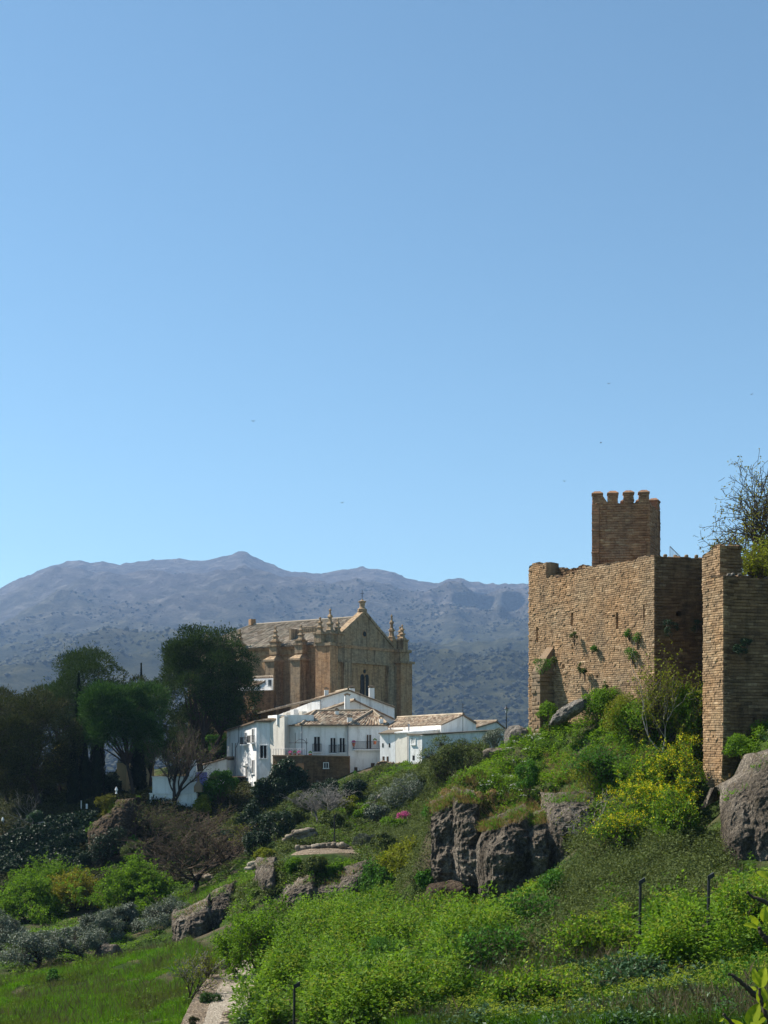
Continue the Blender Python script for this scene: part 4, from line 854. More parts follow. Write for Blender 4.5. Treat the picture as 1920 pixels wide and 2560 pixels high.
# street lamp by the wall, floodlight posts
def lantern(px, pyt, pyb, Y, label):
    b = P(px, pyb, Y); h = (pyb - pyt) / F_PX * Y; o = thing('street_lamp', b, label, 'street lamp'); m = MB(); m.lathe(b - (0, 0, .8), [(.12, 0), (.1, 1.0), (.05, 1.2), (.045, h + .2), (.09, h + .25)], 8); m.build('pole', M['iron'], o)
    m = MB(); t = b + (0, 0, h - .55); m.lathe(t, [(.1, 0), (.19, .38)], 6); m.build('lantern', M['lampglass'], o); m = MB(); m.lathe(t + (0, 0, .38), [(.26, 0), (.1, .16), (.04, .25), (.02, .36)], 6); m.build('lantern_cap', M['iron'], o)
    return o
lantern(1266, 1768, 1832, 128, 'dark street lamp rising against the mountain left of the fortress wall')
def flood(px, pyt, px2, pyb, Y, label, side=1, r_=.05):
    b = hit(px2, pyb); Y = b[1] if abs(b[1] - Y) < 20 else Y; b = P(px2, pyb, Y); t = P(px, pyt, Y); o = thing('floodlight_post', b, label, 'floodlight', 'floodlight posts on the slopes'); m = MB(); m.bar(b - (0, 0, 1.2), t, r_, 8); m.build('post', M['iron'], o)
    m = MB(); c = t + (.1 * side, 0, .14); m.hexa([c + (x * .13, -.04, z * .09 + .07 * x) for x, z in ((-1, -1), (1, -1), (1, 1), (-1, 1))], [c + (x * .10, .14, z * .07 + .07 * x) for x, z in ((-1, -1), (1, -1), (1, 1), (-1, 1))], .5); hd = m.build('lamp_head', M['iron'], o)
    m = MB(); m.bar(t, t + (.1 * side, 0, .14), .03, 6); m.build('bracket', M['iron'], o)
    return o
flood(1601, 2212, 1598, 2385, 57, 'floodlight post in front of the grey bramble patch, left of the taller one', .6, .06)
flood(1772, 2200, 1768, 2385, 54, 'tallest floodlight post, below the right tower among yellow green weeds', .8, .06)
flood(1314, 2148, 1314, 2215, 74, 'floodlight post at the foot of the grey cliff', 1)
flood(836, 2042, 836, 2118, 122, 'floodlight post in the terrace garden beside the grey bare tree', 1, .06)
flood(893, 2204, 893, 2262, 92, 'floodlight post in front of the rocky mound', 1)
flood(736, 2472, 734, 2590, 56, 'nearest floodlight post, at the bottom beside the footpath', 1)
# birds
for i, (px, py, lb) in enumerate(((633, 1053, 'tiny bird high in the sky above the umbrella pine'), (855, 1257, 'tiny pale bird in the sky above the church'), (1522, 959, 'highest tiny dark bird, above the battlemented tower'), (1411, 1203, 'tiny bird in the sky left of the battlemented tower'), (1502, 1107, 'tiny bird between the highest bird and the battlemented tower'), (1879, 986, 'tiny bird in the sky at the right edge'))):
    c = P(px, py, 120 + 7 * i); m = MB(); r = RS(i); a_ = r.rand() * 3; u = np.array([math.cos(a_), math.sin(a_), 0]); v = np.array([-u[1], u[0], 0])
    m.tubes(np.array([[c - u * .14, c - u * .05, c + u * .05, c + u * .12]]), np.array([[.01, .035, .035, .008]]), 6)
    for sg in (-1, 1): m.hexa([c + u * .05, c - u * .04, c - u * .06 + v * sg * .2 + (0, 0, .06), c - u * .01 + v * sg * .2 + (0, 0, .06)], [q + np.array((0, 0, .012)) for q in (c + u * .05, c - u * .04, c - u * .06 + v * sg * .2 + (0, 0, .06), c - u * .01 + v * sg * .2 + (0, 0, .06))], .4)
    tag(m.build('bird', M['iron']), lb, 'bird', 'birds in the sky')

# ------------------------------------------------------------------ vegetation builders
def blob_crown(mb, r, c, R, nb, br, n, L, W, up=.25, mi=0, shell=(.72, 1.05), flat=-.35, needle=False, out=.5, tone=(0, 1), core=.7):
    """leaf-sized faces spread over many overlapping clumps inside an ellipsoid"""
    c = np.asarray(c, float); R = np.asarray(R, float)
    d = rdir(r, nb * 3); d = d[d[:, 2] > flat][:nb]; nb = len(d)
    bc = c + d * R * (core * (.55 + .5 * r.rand(nb, 1))); bs = br * (R[0] * R[1] * R[2]) ** (1 / 3.) * (.6 + .8 * r.rand(nb))
    w_ = bs ** 2; pick = r.choice(nb, n, p=w_ / w_.sum()); od = unit((bc[pick] - c) / R)
    q = unit(rdir(r, n) + out * od + np.array([0, 0, up])); rad = shell[0] + (shell[1] - shell[0]) * r.rand(n) ** .7
    rad = rad * np.where(r.rand(n) < .08, 1.0 + .45 * r.rand(n), 1.0) * (1 + .22 * fbm(bc[pick] * .7 + q * 2.6, 3, 7))
    pos = bc[pick] + q * (bs[pick] * rad)[:, None] * np.array([1, 1, .85]) + r.normal(size=(n, 3)) * (.05 * bs[pick])[:, None]
    tn = np.clip(tone[0] + (tone[1] - tone[0]) * (.25 * r.rand(nb)[pick] + .75 * r.rand(n)), 0, 1)
    if needle: ax = unit(q + .6 * rdir(r, n) + np.array([0, 0, .35])); nr = rdir(r, n)
    else: ax = rdir(r, n) + .3 * q; nr = unit(q + .8 * rdir(r, n) + np.array([0, 0, .4]))
    s = .65 + .7 * r.rand(n); mb.leaves(pos, ax, nr, L * s, W * s, tn, mi, .15)
    return bc, bs
def fit(polys, base, H, Wd, ctr=None):
    """scale branch polylines so that they fill height H and width Wd above base"""
    allp = np.concatenate([p.reshape(-1, 3) for p, _ in polys]); zmax = allp[:, 2].max(); x0, x1 = np.percentile(allp[:, 0], [1, 99]); y0, y1 = np.percentile(allp[:, 1], [1, 99])
    sx = Wd / max(x1 - x0, .1); sy = Wd / max(y1 - y0, .1); sz = H / zmax; out = []
    for p, q in polys:
        p = p * np.array([sx, sy, sz]); k = np.clip(p[..., 2:3] / H * 2.5, 0, 1)
        if ctr is not None: p = p + k * np.array([ctr - (x0 + x1) / 2 * sx, -(y0 + y1) / 2 * sy, 0])
        out.append((p + base, q))
    return out
def grow(r, H, r0, levels, stems=1, K=6, spread=.25, wig=.18, up=.06, trunk=.4):
    """returns list of (points (N,K,3), radii (N,K)) per level"""
    P0 = np.zeros((stems, 3)); a = np.arange(stems) * 6.28 / stems + r.rand(stems)
    D = unit(np.stack([np.cos(a) * spread, np.sin(a) * spread, np.ones(stems)], 1)); Ln = np.full(stems, H * trunk) * (.85 + .3 * r.rand(stems)); Rd = np.full(stems, r0)
    out = []
    for li in range(len(levels) + 1):
        N = len(P0); pts = np.empty((N, K, 3)); pts[:, 0] = P0; d = D.copy()
        for k in range(1, K):
            d = unit(d + wig * r.normal(size=(N, 3)) + np.array([0, 0, up])); pts[:, k] = pts[:, k - 1] + d * (Ln / (K - 1))[:, None]
        end = .62 if li < len(levels) else .3
        rad = Rd[:, None] * np.linspace(1, end, K)[None]; out.append((pts, rad))
        if li == len(levels): break
        nc, ratio, ang, f0 = levels[li]
        pi = np.repeat(np.arange(N), nc); f = f0 + (1 - f0) * r.rand(len(pi)); f[::nc] = 1.0
        kk = np.minimum((f * (K - 1)).astype(int), K - 2); ff = f * (K - 1) - kk
        P0 = pts[pi, kk] * (1 - ff[:, None]) + pts[pi, kk + 1] * ff[:, None]; pd = unit(pts[pi, kk + 1] - pts[pi, kk])
        D = unit(pd + math.tan(ang) * unit(np.cross(pd, rdir(r, len(pi)))) * (.6 + .6 * r.rand(len(pi)))[:, None])
        Ln = Ln[pi] * ratio * (.7 + .6 * r.rand(len(pi))); Rd = rad[pi, kk] * (.62 if nc < 4 else .5)
    return out
def tip_leaves(mb, r, polys, n, L, W, jit, mi=0, lv=-1, tone=(0, 1)):
    pts, _ = polys[lv]; N, K, _ = pts.shape; i = r.randint(0, N, n); k = r.randint(1, K, n)
    pos = pts[i, k] + r.normal(size=(n, 3)) * jit; s = .6 + .8 * r.rand(n)
    mb.leaves(pos, rdir(r, n), unit(rdir(r, n) + np.array([0, 0, .5])), L * s, W * s, tone[0] + (tone[1] - tone[0]) * r.rand(n), mi, .15)

def tree(name, label, px, Y, crown, mat, bark, seed, n=9000, nb=26, br=.34, L=.3, W=.14, needle=False, trunk_r=.22, cat='tree', group=None, base=None, stems=1, depth=None, flat=-.35, core=.7, up=.25, leafy=True, out=.5, twig=0, shell=(.72, 1.05)):
    """crown = (x0, y0, x1, y1) photo pixels at depth Y"""
    r = RS(seed); s = Y / F_PX; x0, y0, x1, y1 = crown
    c = P((x0 + x1) / 2, (y0 + y1) / 2, Y); R = np.array([(x1 - x0) / 2 * s, (depth or 1.0) * (x1 - x0) / 2 * s, (y1 - y0) / 2 * s])
    b = ground(px, Y) if base is None else base
    o = thing(name, b, label, cat, group)
    m = MB(); bc, bs = blob_crown(m, r, c, R, nb, br, n, L, W, up, 0, shell, flat, needle, out, core=core); 
    # trunk and limbs running into the clumps
    mt = MB(); top = c - (0, 0, R[2] * .35); 
    fork = b + (top - b) * .55 if top[2] > b[2] else b + (0, 0, .4)
    for k in range(stems):
        off = np.array([math.cos(k * 2.4), math.sin(k * 2.4), 0]) * (.0 if stems == 1 else .35 * R[0])
        f_ = fork + off; mt.tubes(np.array([[b - (0, 0, .5) + off * .25, b + off * .3 + (0, 0, .1), b + (f_ - b) * .5 + r.normal(size=3) * .08, f_]]), np.array([[1.25, 1.0, .85, .7]]) * trunk_r / math.sqrt(stems), 8)
        sel = bc[k::stems][:14]; N = len(sel)
        if N:
            t = np.linspace(0, 1, 5)[None, :, None]; f0 = np.repeat(f_[None], N, 0)[:, None]
            pts = f0 * (1 - t) + sel[:, None] * t + np.sin(t * 3.14) * np.array([0, 0, .08]) * R[2] + r.normal(size=(N, 5, 3)) * .05 * (t * (1 - t) * 4); mt.tubes(pts, np.linspace(.5, .12, 5)[None] * trunk_r * np.ones((N, 1)) / math.sqrt(stems), 5)
    mt.build('trunk', M[bark], o)
    if twig:
        pos = bc[r.randint(0, len(bc), twig)]; d = unit(rdir(r, twig) + np.array([0, 0, .3])); ll = bs.mean() * (.6 + .7 * r.rand(twig)); tw = MB()
        tw.tubes(np.stack([pos, pos + d * ll[:, None] * .5 + r.normal(size=(twig, 3)) * .06, pos + d * ll[:, None]], 1), np.array([[.02, .013, .006]]) * np.ones((twig, 1)), 3); tw.build('twigs', M[bark], o)
    m.build('crown', M[mat], o); return o
def bare_tree(name, label, px, Y, crown, seed, bark='bark', twig='twig', levels=((4, .8, .6, .4), (5, .62, .6, .25), (5, .55, .6, .2), (5, .5, .65, .15)), r0=.2, stems=1, leaf=None, nleaf=0, L=.12, W=.08, cat='tree', group=None, wig=.16, up=.06, spread=.25, trunk=.4, twig_r=1.0, base=None, flowers=None, nf=0, fL=.1):
    r = RS(seed); s = Y / F_PX; x0, y0, x1, y1 = crown; b = ground(px, Y) if base is None else np.asarray(base, float)
    H = P(0, y0, Y)[2] - b[2]; Wd = (x1 - x0) * s; ctr = ((x0 + x1) / 2 - 960) * s - b[0]
    o = thing(name, b, label, cat, group)
    g = fit(grow(r, H, r0, levels, stems, wig=wig, up=up, spread=spread, trunk=trunk), np.zeros(3), H, Wd, ctr); g = [(p + b, np.maximum(q, .008) ) for p, q in g]
    m = MB()
    for p, q in g[:3]: m.tubes(p, q, 6 if len(p) < 60 else 4)
    m.tubes(np.array([[b - (0, 0, .5), b + (0, 0, .05)]]), np.array([[r0 * 1.2, r0]]), 8)
    m.build('trunk', M[bark], o); m = MB()
    for p, q in g[3:]: m.tubes(p[:, ::2] if p.shape[1] > 4 else p, q[:, ::2] * twig_r if p.shape[1] > 4 else q, 3)
    if m.V: m.build('twigs', M[twig], o)
    if leaf:
        m = MB(); tip_leaves(m, r, g, nleaf, L, W, .12); m.build('crown', M[leaf], o)
    if flowers:
        m = MB(); pt_ = g[-1][0][:, -2:].reshape(-1, 3); zc = np.percentile(pt_[:, 2], 45); pt_ = pt_[pt_[:, 2] + r.normal(size=len(pt_)) * .35 > zc]; i = r.randint(0, len(pt_), nf); m.leaves(pt_[i] + r.normal(size=(nf, 3)) * .08 + np.array([0, -.03, .06]), rdir(r, nf), unit(rdir(r, nf) + np.array([0, -.3, .6])), fL * (.6 + .7 * r.rand(nf)), fL * .8, r.rand(nf)); m.build('flowers', M[flowers], o)
    return o
def bushy(name, label, px, Y, crown, seed, mat, n, L, W, cat=None):
    return bare_tree(name, label, px, Y, crown, seed, 'bark', 'twig', levels=((5, .95, .75, .15), (5, .7, .7, .15), (5, .6, .7, .1), (3, .55, .7, .1)), r0=.07, stems=5, leaf=mat, nleaf=n, L=L, W=W, cat=cat or ('bush' if 'bush' in name else 'tree'), spread=.75, trunk=.36, wig=.2, up=.03)
def shrub(name, label, px, py, Y, wpx, hpx, mat, seed, n=1500, L=.16, W=.09, nb=9, br=.5, cat='shrub', group=None, flowers=None, nf=0, fL=.12, stem=True, depth=.8, flat=-.75, stemmat='twig'):
    """px, py = foot of the shrub"""
    r = RS(seed); b = P(px, py, Y)
    if name != 'wall_plant':
        hb = hit(px, py); b = hb if abs(hb[1] - Y) < 14 else b; Y = b[1]
    s = Y / F_PX; c = b + (0, 0, hpx * s * .48); R = np.array([wpx * s / 2, wpx * s / 2 * depth, hpx * s * .52])
    o = thing(name, b, label, cat, group); m = MB(); bc, bs = blob_crown(m, r, c, R, nb, br, n, L, W, .3, 0, (.5, 1.05), flat, False, .4, core=.75); m.build('foliage', M[mat], o)
    if flowers:
        m = MB(); i = r.randint(0, len(bc), nf); d = unit(rdir(r, nf) + np.array([0, -.2, .8])); pos = bc[i] + d * bs[i][:, None] * (.9 + .5 * r.rand(nf, 1) ** 2); m.leaves(pos + r.normal(size=(nf, 3)) * .07, rdir(r, nf), unit(d + .4 * rdir(r, nf)), fL * (.6 + .7 * r.rand(nf)), fL * .8, r.rand(nf)); m.build('flowers', M[flowers], o)
    if stem:
        m = MB(); N = len(bc); t = np.linspace(0, 1, 4)[None, :, None]; pts = (b - (0, 0, .15)) * (1 - t) + bc[:, None] * t + r.normal(size=(N, 4, 3)) * .05 * t; m.tubes(pts, np.linspace(.03, .012, 4)[None] * np.ones((N, 1)), 4); m.build('stems', M[stemmat], o)
    return o

# ---- tall trees at the left
tree('umbrella_pine', 'large dome shaped umbrella pine beside the church, tallest tree in the picture', 505, 176, (392, 1574, 636, 1850), 'pine', 'bark', 101, 60000, 110, .26, .36, .11, True, .55, flat=-.8, core=.92, stems=3, twig=900, depth=.9, shell=(.5, 1.05))
tree('pine_tree', 'dark pine with bulging separate clumps behind the cypresses', 235, 178, (126, 1622, 308, 1850), 'pine', 'bark', 102, 30000, 30, .42, .34, .10, True, .35, flat=-.6, core=.85, stems=2)
tree('green_pine', 'bright green spreading pine with a dark trunk in front of the ochre wall', 335, 162, (182, 1712, 430, 1915), 'pinegreen', 'bark', 103, 46000, 60, .34, .42, .09, True, .27, flat=-.6, core=.86, depth=.8, up=.4, shell=(.5, 1.05))
tree('dark_pine', 'broad brownish dark pine filling the left edge of the picture', 100, 158, (-70, 1722, 205, 1990), 'pinedark', 'bark', 104, 46000, 70, .28, .34, .10, True, .32, flat=-.9, core=.92, twig=1500, depth=.7, shell=(.45, 1.05))
tree('dark_pine', 'thinner dark pine partly behind the broad one at the left edge', 20, 166, (-60, 1720, 90, 1960), 'pinedark', 'bark', 105, 20000, 30, .36, .34, .09, True, .3, flat=-.6, core=.85, twig=250)
tree('pine_tree', 'small far pine between the green pine and the umbrella pine', 350, 188, (285, 1700, 425, 1850), 'pinedark', 'bark', 118, 14000, 26, .34, .32, .1, True, .3, flat=-.8, core=.9)
tree('pine_tree', 'far pine filling the gap between the broad dark pine and the bulging pine', 150, 184, (80, 1700, 225, 1880), 'pine', 'bark', 119, 16000, 30, .32, .34, .1, True, .3, flat=-.8, core=.9)
tree('pine_tree', 'shaded lower pine behind the grey bare tree', 440, 184, (385, 1770, 520, 1900), 'pine', 'bark', 120, 12000, 26, .32, .32, .1, True, .25, flat=-.8, core=.9)
def cypress(px, y0, y1, wpx, Y, seed, label, n=5000):
    r = RS(seed); s = Y / F_PX; b = ground(px, Y); top = P(px, y0, Y)[2]; h = top - b[2]; o = thing('cypress', b, label, 'tree', 'cypresses on the left terrace')
    z = r.rand(n) ** .9; prof = np.where(z < .12, .75 + z * 2, np.maximum(1 - ((z - .12) / .88) ** 1.7, .03)); a = r.rand(n) * 6.283; rad = wpx * s / 2 * prof * (.75 + .3 * fbm(np.stack([np.cos(a) * 1.5, np.sin(a) * 1.5, z * 9 + seed], 1), 3, seed) + .12 * r.rand(n))
    d = np.stack([np.cos(a), np.sin(a), 0 * a], 1); pos = b + d * rad[:, None] + np.stack([0 * z, 0 * z, .3 + z * (h - .3)], 1)
    m = MB(); m.leaves(pos, unit(d * .4 + np.array([0, 0, 1]) + .3 * rdir(r, n)), unit(d + .5 * rdir(r, n)), .5, .16, r.rand(n)); m.build('crown', M['cypress'], o)
    m = MB(); m.bar(b - (0, 0, .4), b + (0, 0, h * .9), .16, 6, r2=.03); m.build('trunk', M['bark'], o)
cypress(197, 1685, 2010, 42, 166, 111, 'tall narrow cypress in front of the bulging dark pine')
cypress(244, 1700, 2010, 44, 167, 112, 'narrow cypress just right of the tallest narrow cypress')
cypress(353, 1660, 1990, 17, 190, 113, 'thin cypress spire between the green pine and the umbrella pine')
cypress(345, 1800, 1995, 46, 165, 114, 'dark cypress behind the trunk of the green pine')
cypress(184, 1850, 2008, 40, 158, 115, 'leftmost block of the black cypress hedge', 6000)
cypress(213, 1860, 2012, 44, 158.5, 116, 'second block of the black cypress hedge', 6000)
cypress(242, 1856, 2005, 46, 159, 117, 'third block of the black cypress hedge, beside the ochre wall', 6000)
tree('leafy_tree', 'light green tree glimpsed between the dark pines at the left', 150, 170, (110, 1855, 190, 1975), 'bushyellow', 'bark', 106, 3500, 12, .4, .3, .16)
tree('leafy_tree', 'dull green tree behind the green pine trunk, above the whitewashed wall', 375, 172, (345, 1845, 412, 1945), 'bramble', 'bark', 107, 4000, 12, .4, .26, .14)
bare_tree('bare_tree', 'grey leafless spreading tree in front of the whitewashed wall', 436, 156.2, (372, 1785, 545, 1990), 121, 'bark', 'twig', r0=.24, stems=2, up=.1, leaf='bramble', nleaf=900, L=.2, twig_r=1.4, trunk=.35, levels=((5, .85, .55, .3), (6, .62, .6, .25), (6, .55, .6, .2), (6, .5, .65, .15)))
tree('leafy_tree', 'fresh green tree behind the far corner of the tall white house', 545, 180, (500, 1825, 590, 1915), 'bushgreen', 'bark', 108, 5000, 14, .4, .28, .16)
shrub('leafy_shrub', 'bright green shrub at the foot of the tall white house', 552, 2015, 152, 98, 92, 'bushgreen', 131, 5000, .26, .15, 14, .42)
shrub('leafy_shrub', 'yellow green low shrub left of the foot of the tall white house', 505, 2040, 150, 60, 50, 'dots', 132, 1800, .22, .12)
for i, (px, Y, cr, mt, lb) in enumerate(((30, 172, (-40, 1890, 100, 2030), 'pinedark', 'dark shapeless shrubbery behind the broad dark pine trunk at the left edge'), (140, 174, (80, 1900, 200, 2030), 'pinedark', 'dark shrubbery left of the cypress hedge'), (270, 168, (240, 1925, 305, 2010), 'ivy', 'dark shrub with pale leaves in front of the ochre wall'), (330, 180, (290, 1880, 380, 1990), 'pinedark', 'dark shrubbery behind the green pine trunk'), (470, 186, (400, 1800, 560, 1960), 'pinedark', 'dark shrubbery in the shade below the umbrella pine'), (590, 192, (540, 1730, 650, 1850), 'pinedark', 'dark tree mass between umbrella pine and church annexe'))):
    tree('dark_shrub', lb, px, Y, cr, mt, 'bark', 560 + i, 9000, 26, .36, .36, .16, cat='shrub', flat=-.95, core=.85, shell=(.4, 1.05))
# ivy curtains and dark bushes under the houses
def ivy_patch(name, label, quad, seed, n, mat='ivy', L=.24, W=.18, bulge=.5, cat='ivy'):
    """quad: four (px,py,Y) corners, leaves hang over the patch as an uneven layer"""
    r = RS(seed); q = [P(*k) for k in quad]; u, v = r.rand(n, 1), r.rand(n, 1)
    pos = (q[0] * (1 - u) + q[1] * u) * (1 - v) + (q[3] * (1 - u) + q[2] * u) * v
    nr = unit(np.cross(q[1] - q[0], q[3] - q[0])); nr = nr if nr[1] < 0 else -nr
    b = fbm(pos * .55, 4, seed); e = np.minimum(np.minimum(u, 1 - u), np.minimum(v, 1 - v))[:, 0]; keep = (np.minimum(e * 4, .9) + b * 2.0 + r.rand(n) * .5 > .42); pos = pos + nr * ((b + .6) * bulge * (.6 + .5 * r.rand(n)))[:, None] + r.normal(size=(n, 3)) * .06
    pos = pos[keep]; n = len(pos); s = .6 + .8 * r.rand(n); m = MB(); m.leaves(pos, rdir(r, n) - np.array([0, 0, .7]), unit(nr + .7 * rdir(r, n) + np.array([0, 0, .3])), L * s, W * s, r.rand(n), 0, .15)
    return tag(m.build(name, M[mat]), label, cat)
tree('ivy_bush', 'big dark glossy ivy clad bush hanging below the terrace railing', 712, 153, (668, 1905, 775, 2045), 'ivy', 'bark', 141, 24000, 40, .36, .26, .18, cat='bush', flat=-.9, core=.85, depth=.6, shell=(.6, 1.05))
tree('ivy_bush', 'dark narrow ivy bush at the foot of the tall white house', 650, 152.5, (630, 1935, 682, 2060), 'ivy', 'bark', 142, 6000, 16, .4, .24, .16, cat='bush', flat=-.8, core=.85)
tree('ivy_bush', 'dark ivy bush at the bottom of the slope under the tall white house', 640, 143, (600, 2010, 690, 2120), 'ivy', 'bark', 143, 9000, 22, .34, .24, .16, cat='bush', flat=-.6, core=.85)
ivy_patch('hanging_ivy', 'dark ivy hanging down the wall under the hipped house', [(780, 1960, 153.5), (890, 1945, 154), (885, 2040, 150), (770, 2050, 150)], 144, 7000)
ivy_patch('hanging_creeper', 'light green creeper hanging at the corner below the hipped house', [(885, 1930, 152.6), (935, 1935, 152), (928, 2000, 151), (895, 2005, 151)], 145, 2200, 'bushgreen', .2, .14)
ivy_patch('slope_bramble', 'olive green creeper covering the slope below the small annexes', [(895, 1925, 151.8), (1070, 1905, 149), (1075, 2010, 146), (900, 2030, 148)], 146, 12000, 'bramble', .2, .12, .7, 'creeper')
ivy_patch('wall_ivy', 'black green ivy covering the tall retaining wall at the left', [(-30, 2065, 148), (245, 2030, 148), (225, 2190, 143), (-30, 2190, 143)], 147, 26000, 'ivy', .28, .2, .6)
ivy_patch('hedge_ivy', 'dark hedge of ivy along the left terrace under the pines', [(60, 1990, 160), (260, 1985, 160), (250, 2035, 156), (50, 2050, 156)], 148, 9000, 'pinedark', .26, .18, .7, 'hedge')
tree('leafy_shrub', 'pale glossy shrub at the end of the pale ledge on the left terrace', 88, 149, (70, 2022, 112, 2075), 'weedblue', 'bark', 149, 2200, 9, .45, .2, .14, cat='shrub')
bare_tree('bare_tree', 'thin grey leafless tree at the left edge above the ivy wall', 45, 147, (-10, 1965, 95, 2100), 122, 'barkgrey', 'twiggrey', r0=.09, leaf=None, levels=((4, .8, .5, .3), (5, .6, .6, .2), (4, .55, .6, .2)))
# earth bank with yellow shrubs
EARTH = 1
def bank(label, px, py, Y, w, h, dep, seed, mat='earth', name='earth_bank', cat='bank', amp=.25):
    o = rock(px, py, Y, w, h, dep, seed, label, mat, amp, 46, name); o['category'] = cat; return o
shrub('leafy_shrub', 'yellow green creeper spilling over the top of the earth bank', 268, 2070, 142.5, 62, 84, 'bushyellow', 153, 3200, .2, .12, 12, .45)
shrub('leafy_shrub', 'yellow shrub at the lower left corner of the earth bank', 238, 2150, 139, 52, 66, 'bushyellow', 154, 1800, .2, .12)
shrub('leafy_shrub', 'fresh green shrub on the pale ledge below the earth bank', 312, 2150, 137, 74, 62, 'bushgreen', 155, 2600, .22, .14)
for i, (px, py, Y, w_, h_, mt, lb) in enumerate(((272, 2165, 140.5, 110, 110, 'ivy', 'dark ivy bush covering the front of the earth bank'), (1010, 2190, 97, 90, 80, 'bramble', 'olive brown bush under the yellow green spring tree left of the cliff'), (965, 2140, 108, 80, 60, 'bramble', 'olive brown bush between clipped shrubs and feathery bush'), (1065, 2230, 91, 60, 60, 'bushgreen', 'green bush at the left foot of the grey cliff'), (330, 2075, 143, 80, 70, 'ivy', 'dark ivy bush on top of the earth bank, right of its yellow creeper'), (335, 2165, 138, 70, 70, 'bramble', 'olive brown shrub at the right foot of the earth bank'), (215, 2175, 140, 60, 60, 'ivy', 'dark ivy bush at the left foot of the earth bank'), (610, 2095, 141, 90, 80, 'bramble', 'olive brown bush below the tall white house, left of the dark ivy bushes'), (760, 2040, 147, 80, 60, 'bramble', 'olive brown bush under the terrace wall beside the greyish garden tree'), (830, 2075, 138, 70, 44, 'bramble', 'low brown bush right of the greyish garden tree'), (980, 2085, 132, 70, 40, 'bush', 'low green bush behind the clipped shrubs left of the pink blossom'), (560, 2140, 134, 80, 70, 'ivy', 'dark bush between the walnut crown and the tall white house'), (690, 2105, 138, 90, 90, 'ivy', 'dark ivy bush on the garden slope left of the greyish garden tree'), (640, 2150, 133, 80, 80, 'ivy', 'dark ivy bush beside the walnut crown above the tumbled stone wall'), (730, 2075, 143, 80, 60, 'bramble', 'olive brown bush behind the greyish garden tree'), (665, 2165, 126, 60, 46, 'dots', 'yellow green bush at the head of the tumbled stone wall'), (880, 2010, 148, 90, 60, 'ivy', 'dark bush below the hanging light green creeper'), (820, 2020, 150, 90, 70, 'ivy', 'dark bush under the terrace retaining wall'), (940, 2060, 143, 60, 50, 'olive', 'small grey bush between the bright shrub and the pink blossom tree'), (780, 2190, 108, 70, 46, 'bramble', 'brown bush on the mound behind the broken dark rocks'), (840, 2185, 108, 50, 30, 'bush', 'bright green low bush on top of the mound'), (735, 2180, 109, 60, 30, 'bush', 'bright green tuft on the mossy top of the mound'))):
    shrub('leafy_shrub', lb, px, py, Y, w_, h_, mt, 600 + i, 4200, .2, .12, 16, .42)
# ---- walnut, garden trees
bare_tree('walnut_tree', 'large brown leafless walnut tree with a stout forked trunk on the lawn', 472, 129, (330, 1995, 620, 2246), 161, 'bark', 'twig', r0=.36, up=.09, trunk=.32, twig_r=1.8, leaf='bramble', nleaf=700, L=.13, levels=((6, .9, .85, .35), (7, .7, .65, .25), (7, .6, .65, .2), (7, .55, .7, .15)))
bare_tree('bare_tree', 'greyish leafless tree beside the garden floodlight', 797, 135, (733, 1945, 872, 2112), 162, 'barkgrey', 'twiggrey', r0=.16, stems=3, up=.12, twig_r=1.3, trunk=.36, levels=((5, .8, .5, .35), (6, .6, .55, .25), (6, .5, .6, .2), (5, .5, .6, .15)))
bare_tree('bare_tree', 'brown leafless scrub tree right of the walnut, under the tall white house', 590, 140, (520, 2010, 665, 2180), 163, 'bark', 'twig', r0=.12, stems=3, leaf='dots', nleaf=1500, L=.13, twig_r=1.2)
bare_tree('bare_tree', 'brown leafless scrub below the whitewashed ledge', 400, 145, (320, 1990, 480, 2110), 164, 'bark', 'twig', r0=.1, stems=3, leaf='bramble', nleaf=1500, L=.15, twig_r=1.2)
tree('olive_tree', 'grey green olive tree in the terrace garden, largest of its pair', 1020, 137, (962, 1930, 1075, 2070), 'olive', 'barkgrey', 165, 8000, 20, .36, .2, .07, flat=-.6)
tree('olive_tree', 'lower grey olive tree left of the largest garden olive', 950, 139, (915, 1960, 985, 2075), 'olive', 'barkgrey', 166, 4500, 14, .4, .2, .07, flat=-.6)
tree('olive_tree', 'olive tree on the crest beside the street lamp', 1240, 118, (1200, 1812, 1284, 1905), 'olive', 'barkgrey', 167, 4500, 14, .4, .17, .06, flat=-.5)
tree('judas_tree', 'small judas tree covered in pink blossom in the terrace garden', 1018, 130, (992, 2030, 1042, 2068), 'pink', 'bark', 168, 1500, 14, .34, .13, .1, trunk_r=.06, core=.9, twig=150, shell=(.5, 1.1))
shrub('leafy_shrub', 'bright green shrub left of the pink blossom tree', 908, 2055, 138, 54, 54, 'bush', 169, 2000, .2, .12)
shrub('leafy_shrub', 'bright green shrub between pink blossom tree and grey cliff', 1075, 2090, 112, 62, 94, 'bushgreen', 170, 3400, .17, .1)
shrub('leafy_shrub', 'small yellow green shrub behind the garden floodlight', 872, 2040, 141, 44, 56, 'dots', 171, 1200, .2, .12)
dm = [(906, 2112, 52, 30, 'largest rounded grey clipped shrub on the garden terrace, leftmost of the row'), (936, 2108, 36, 24, 'rounded grey shrub right behind the largest clipped shrub'), (958, 2122, 46, 28, 'rounded grey shrub in front of the row, above the yellow green tree'), (972, 2106, 30, 20, 'small rounded grey shrub at the back of the clipped row'), (985, 2116, 40, 27, 'rounded grey shrub in the middle of the clipped row'), (1004, 2106, 34, 20, 'rounded grey shrub at the back near the pink blossom tree'), (1008, 2116, 34, 22, 'rounded grey shrub in front near the right end of the clipped row'), (1028, 2104, 34, 22, 'rightmost rounded grey shrub of the clipped row')]
proto = None
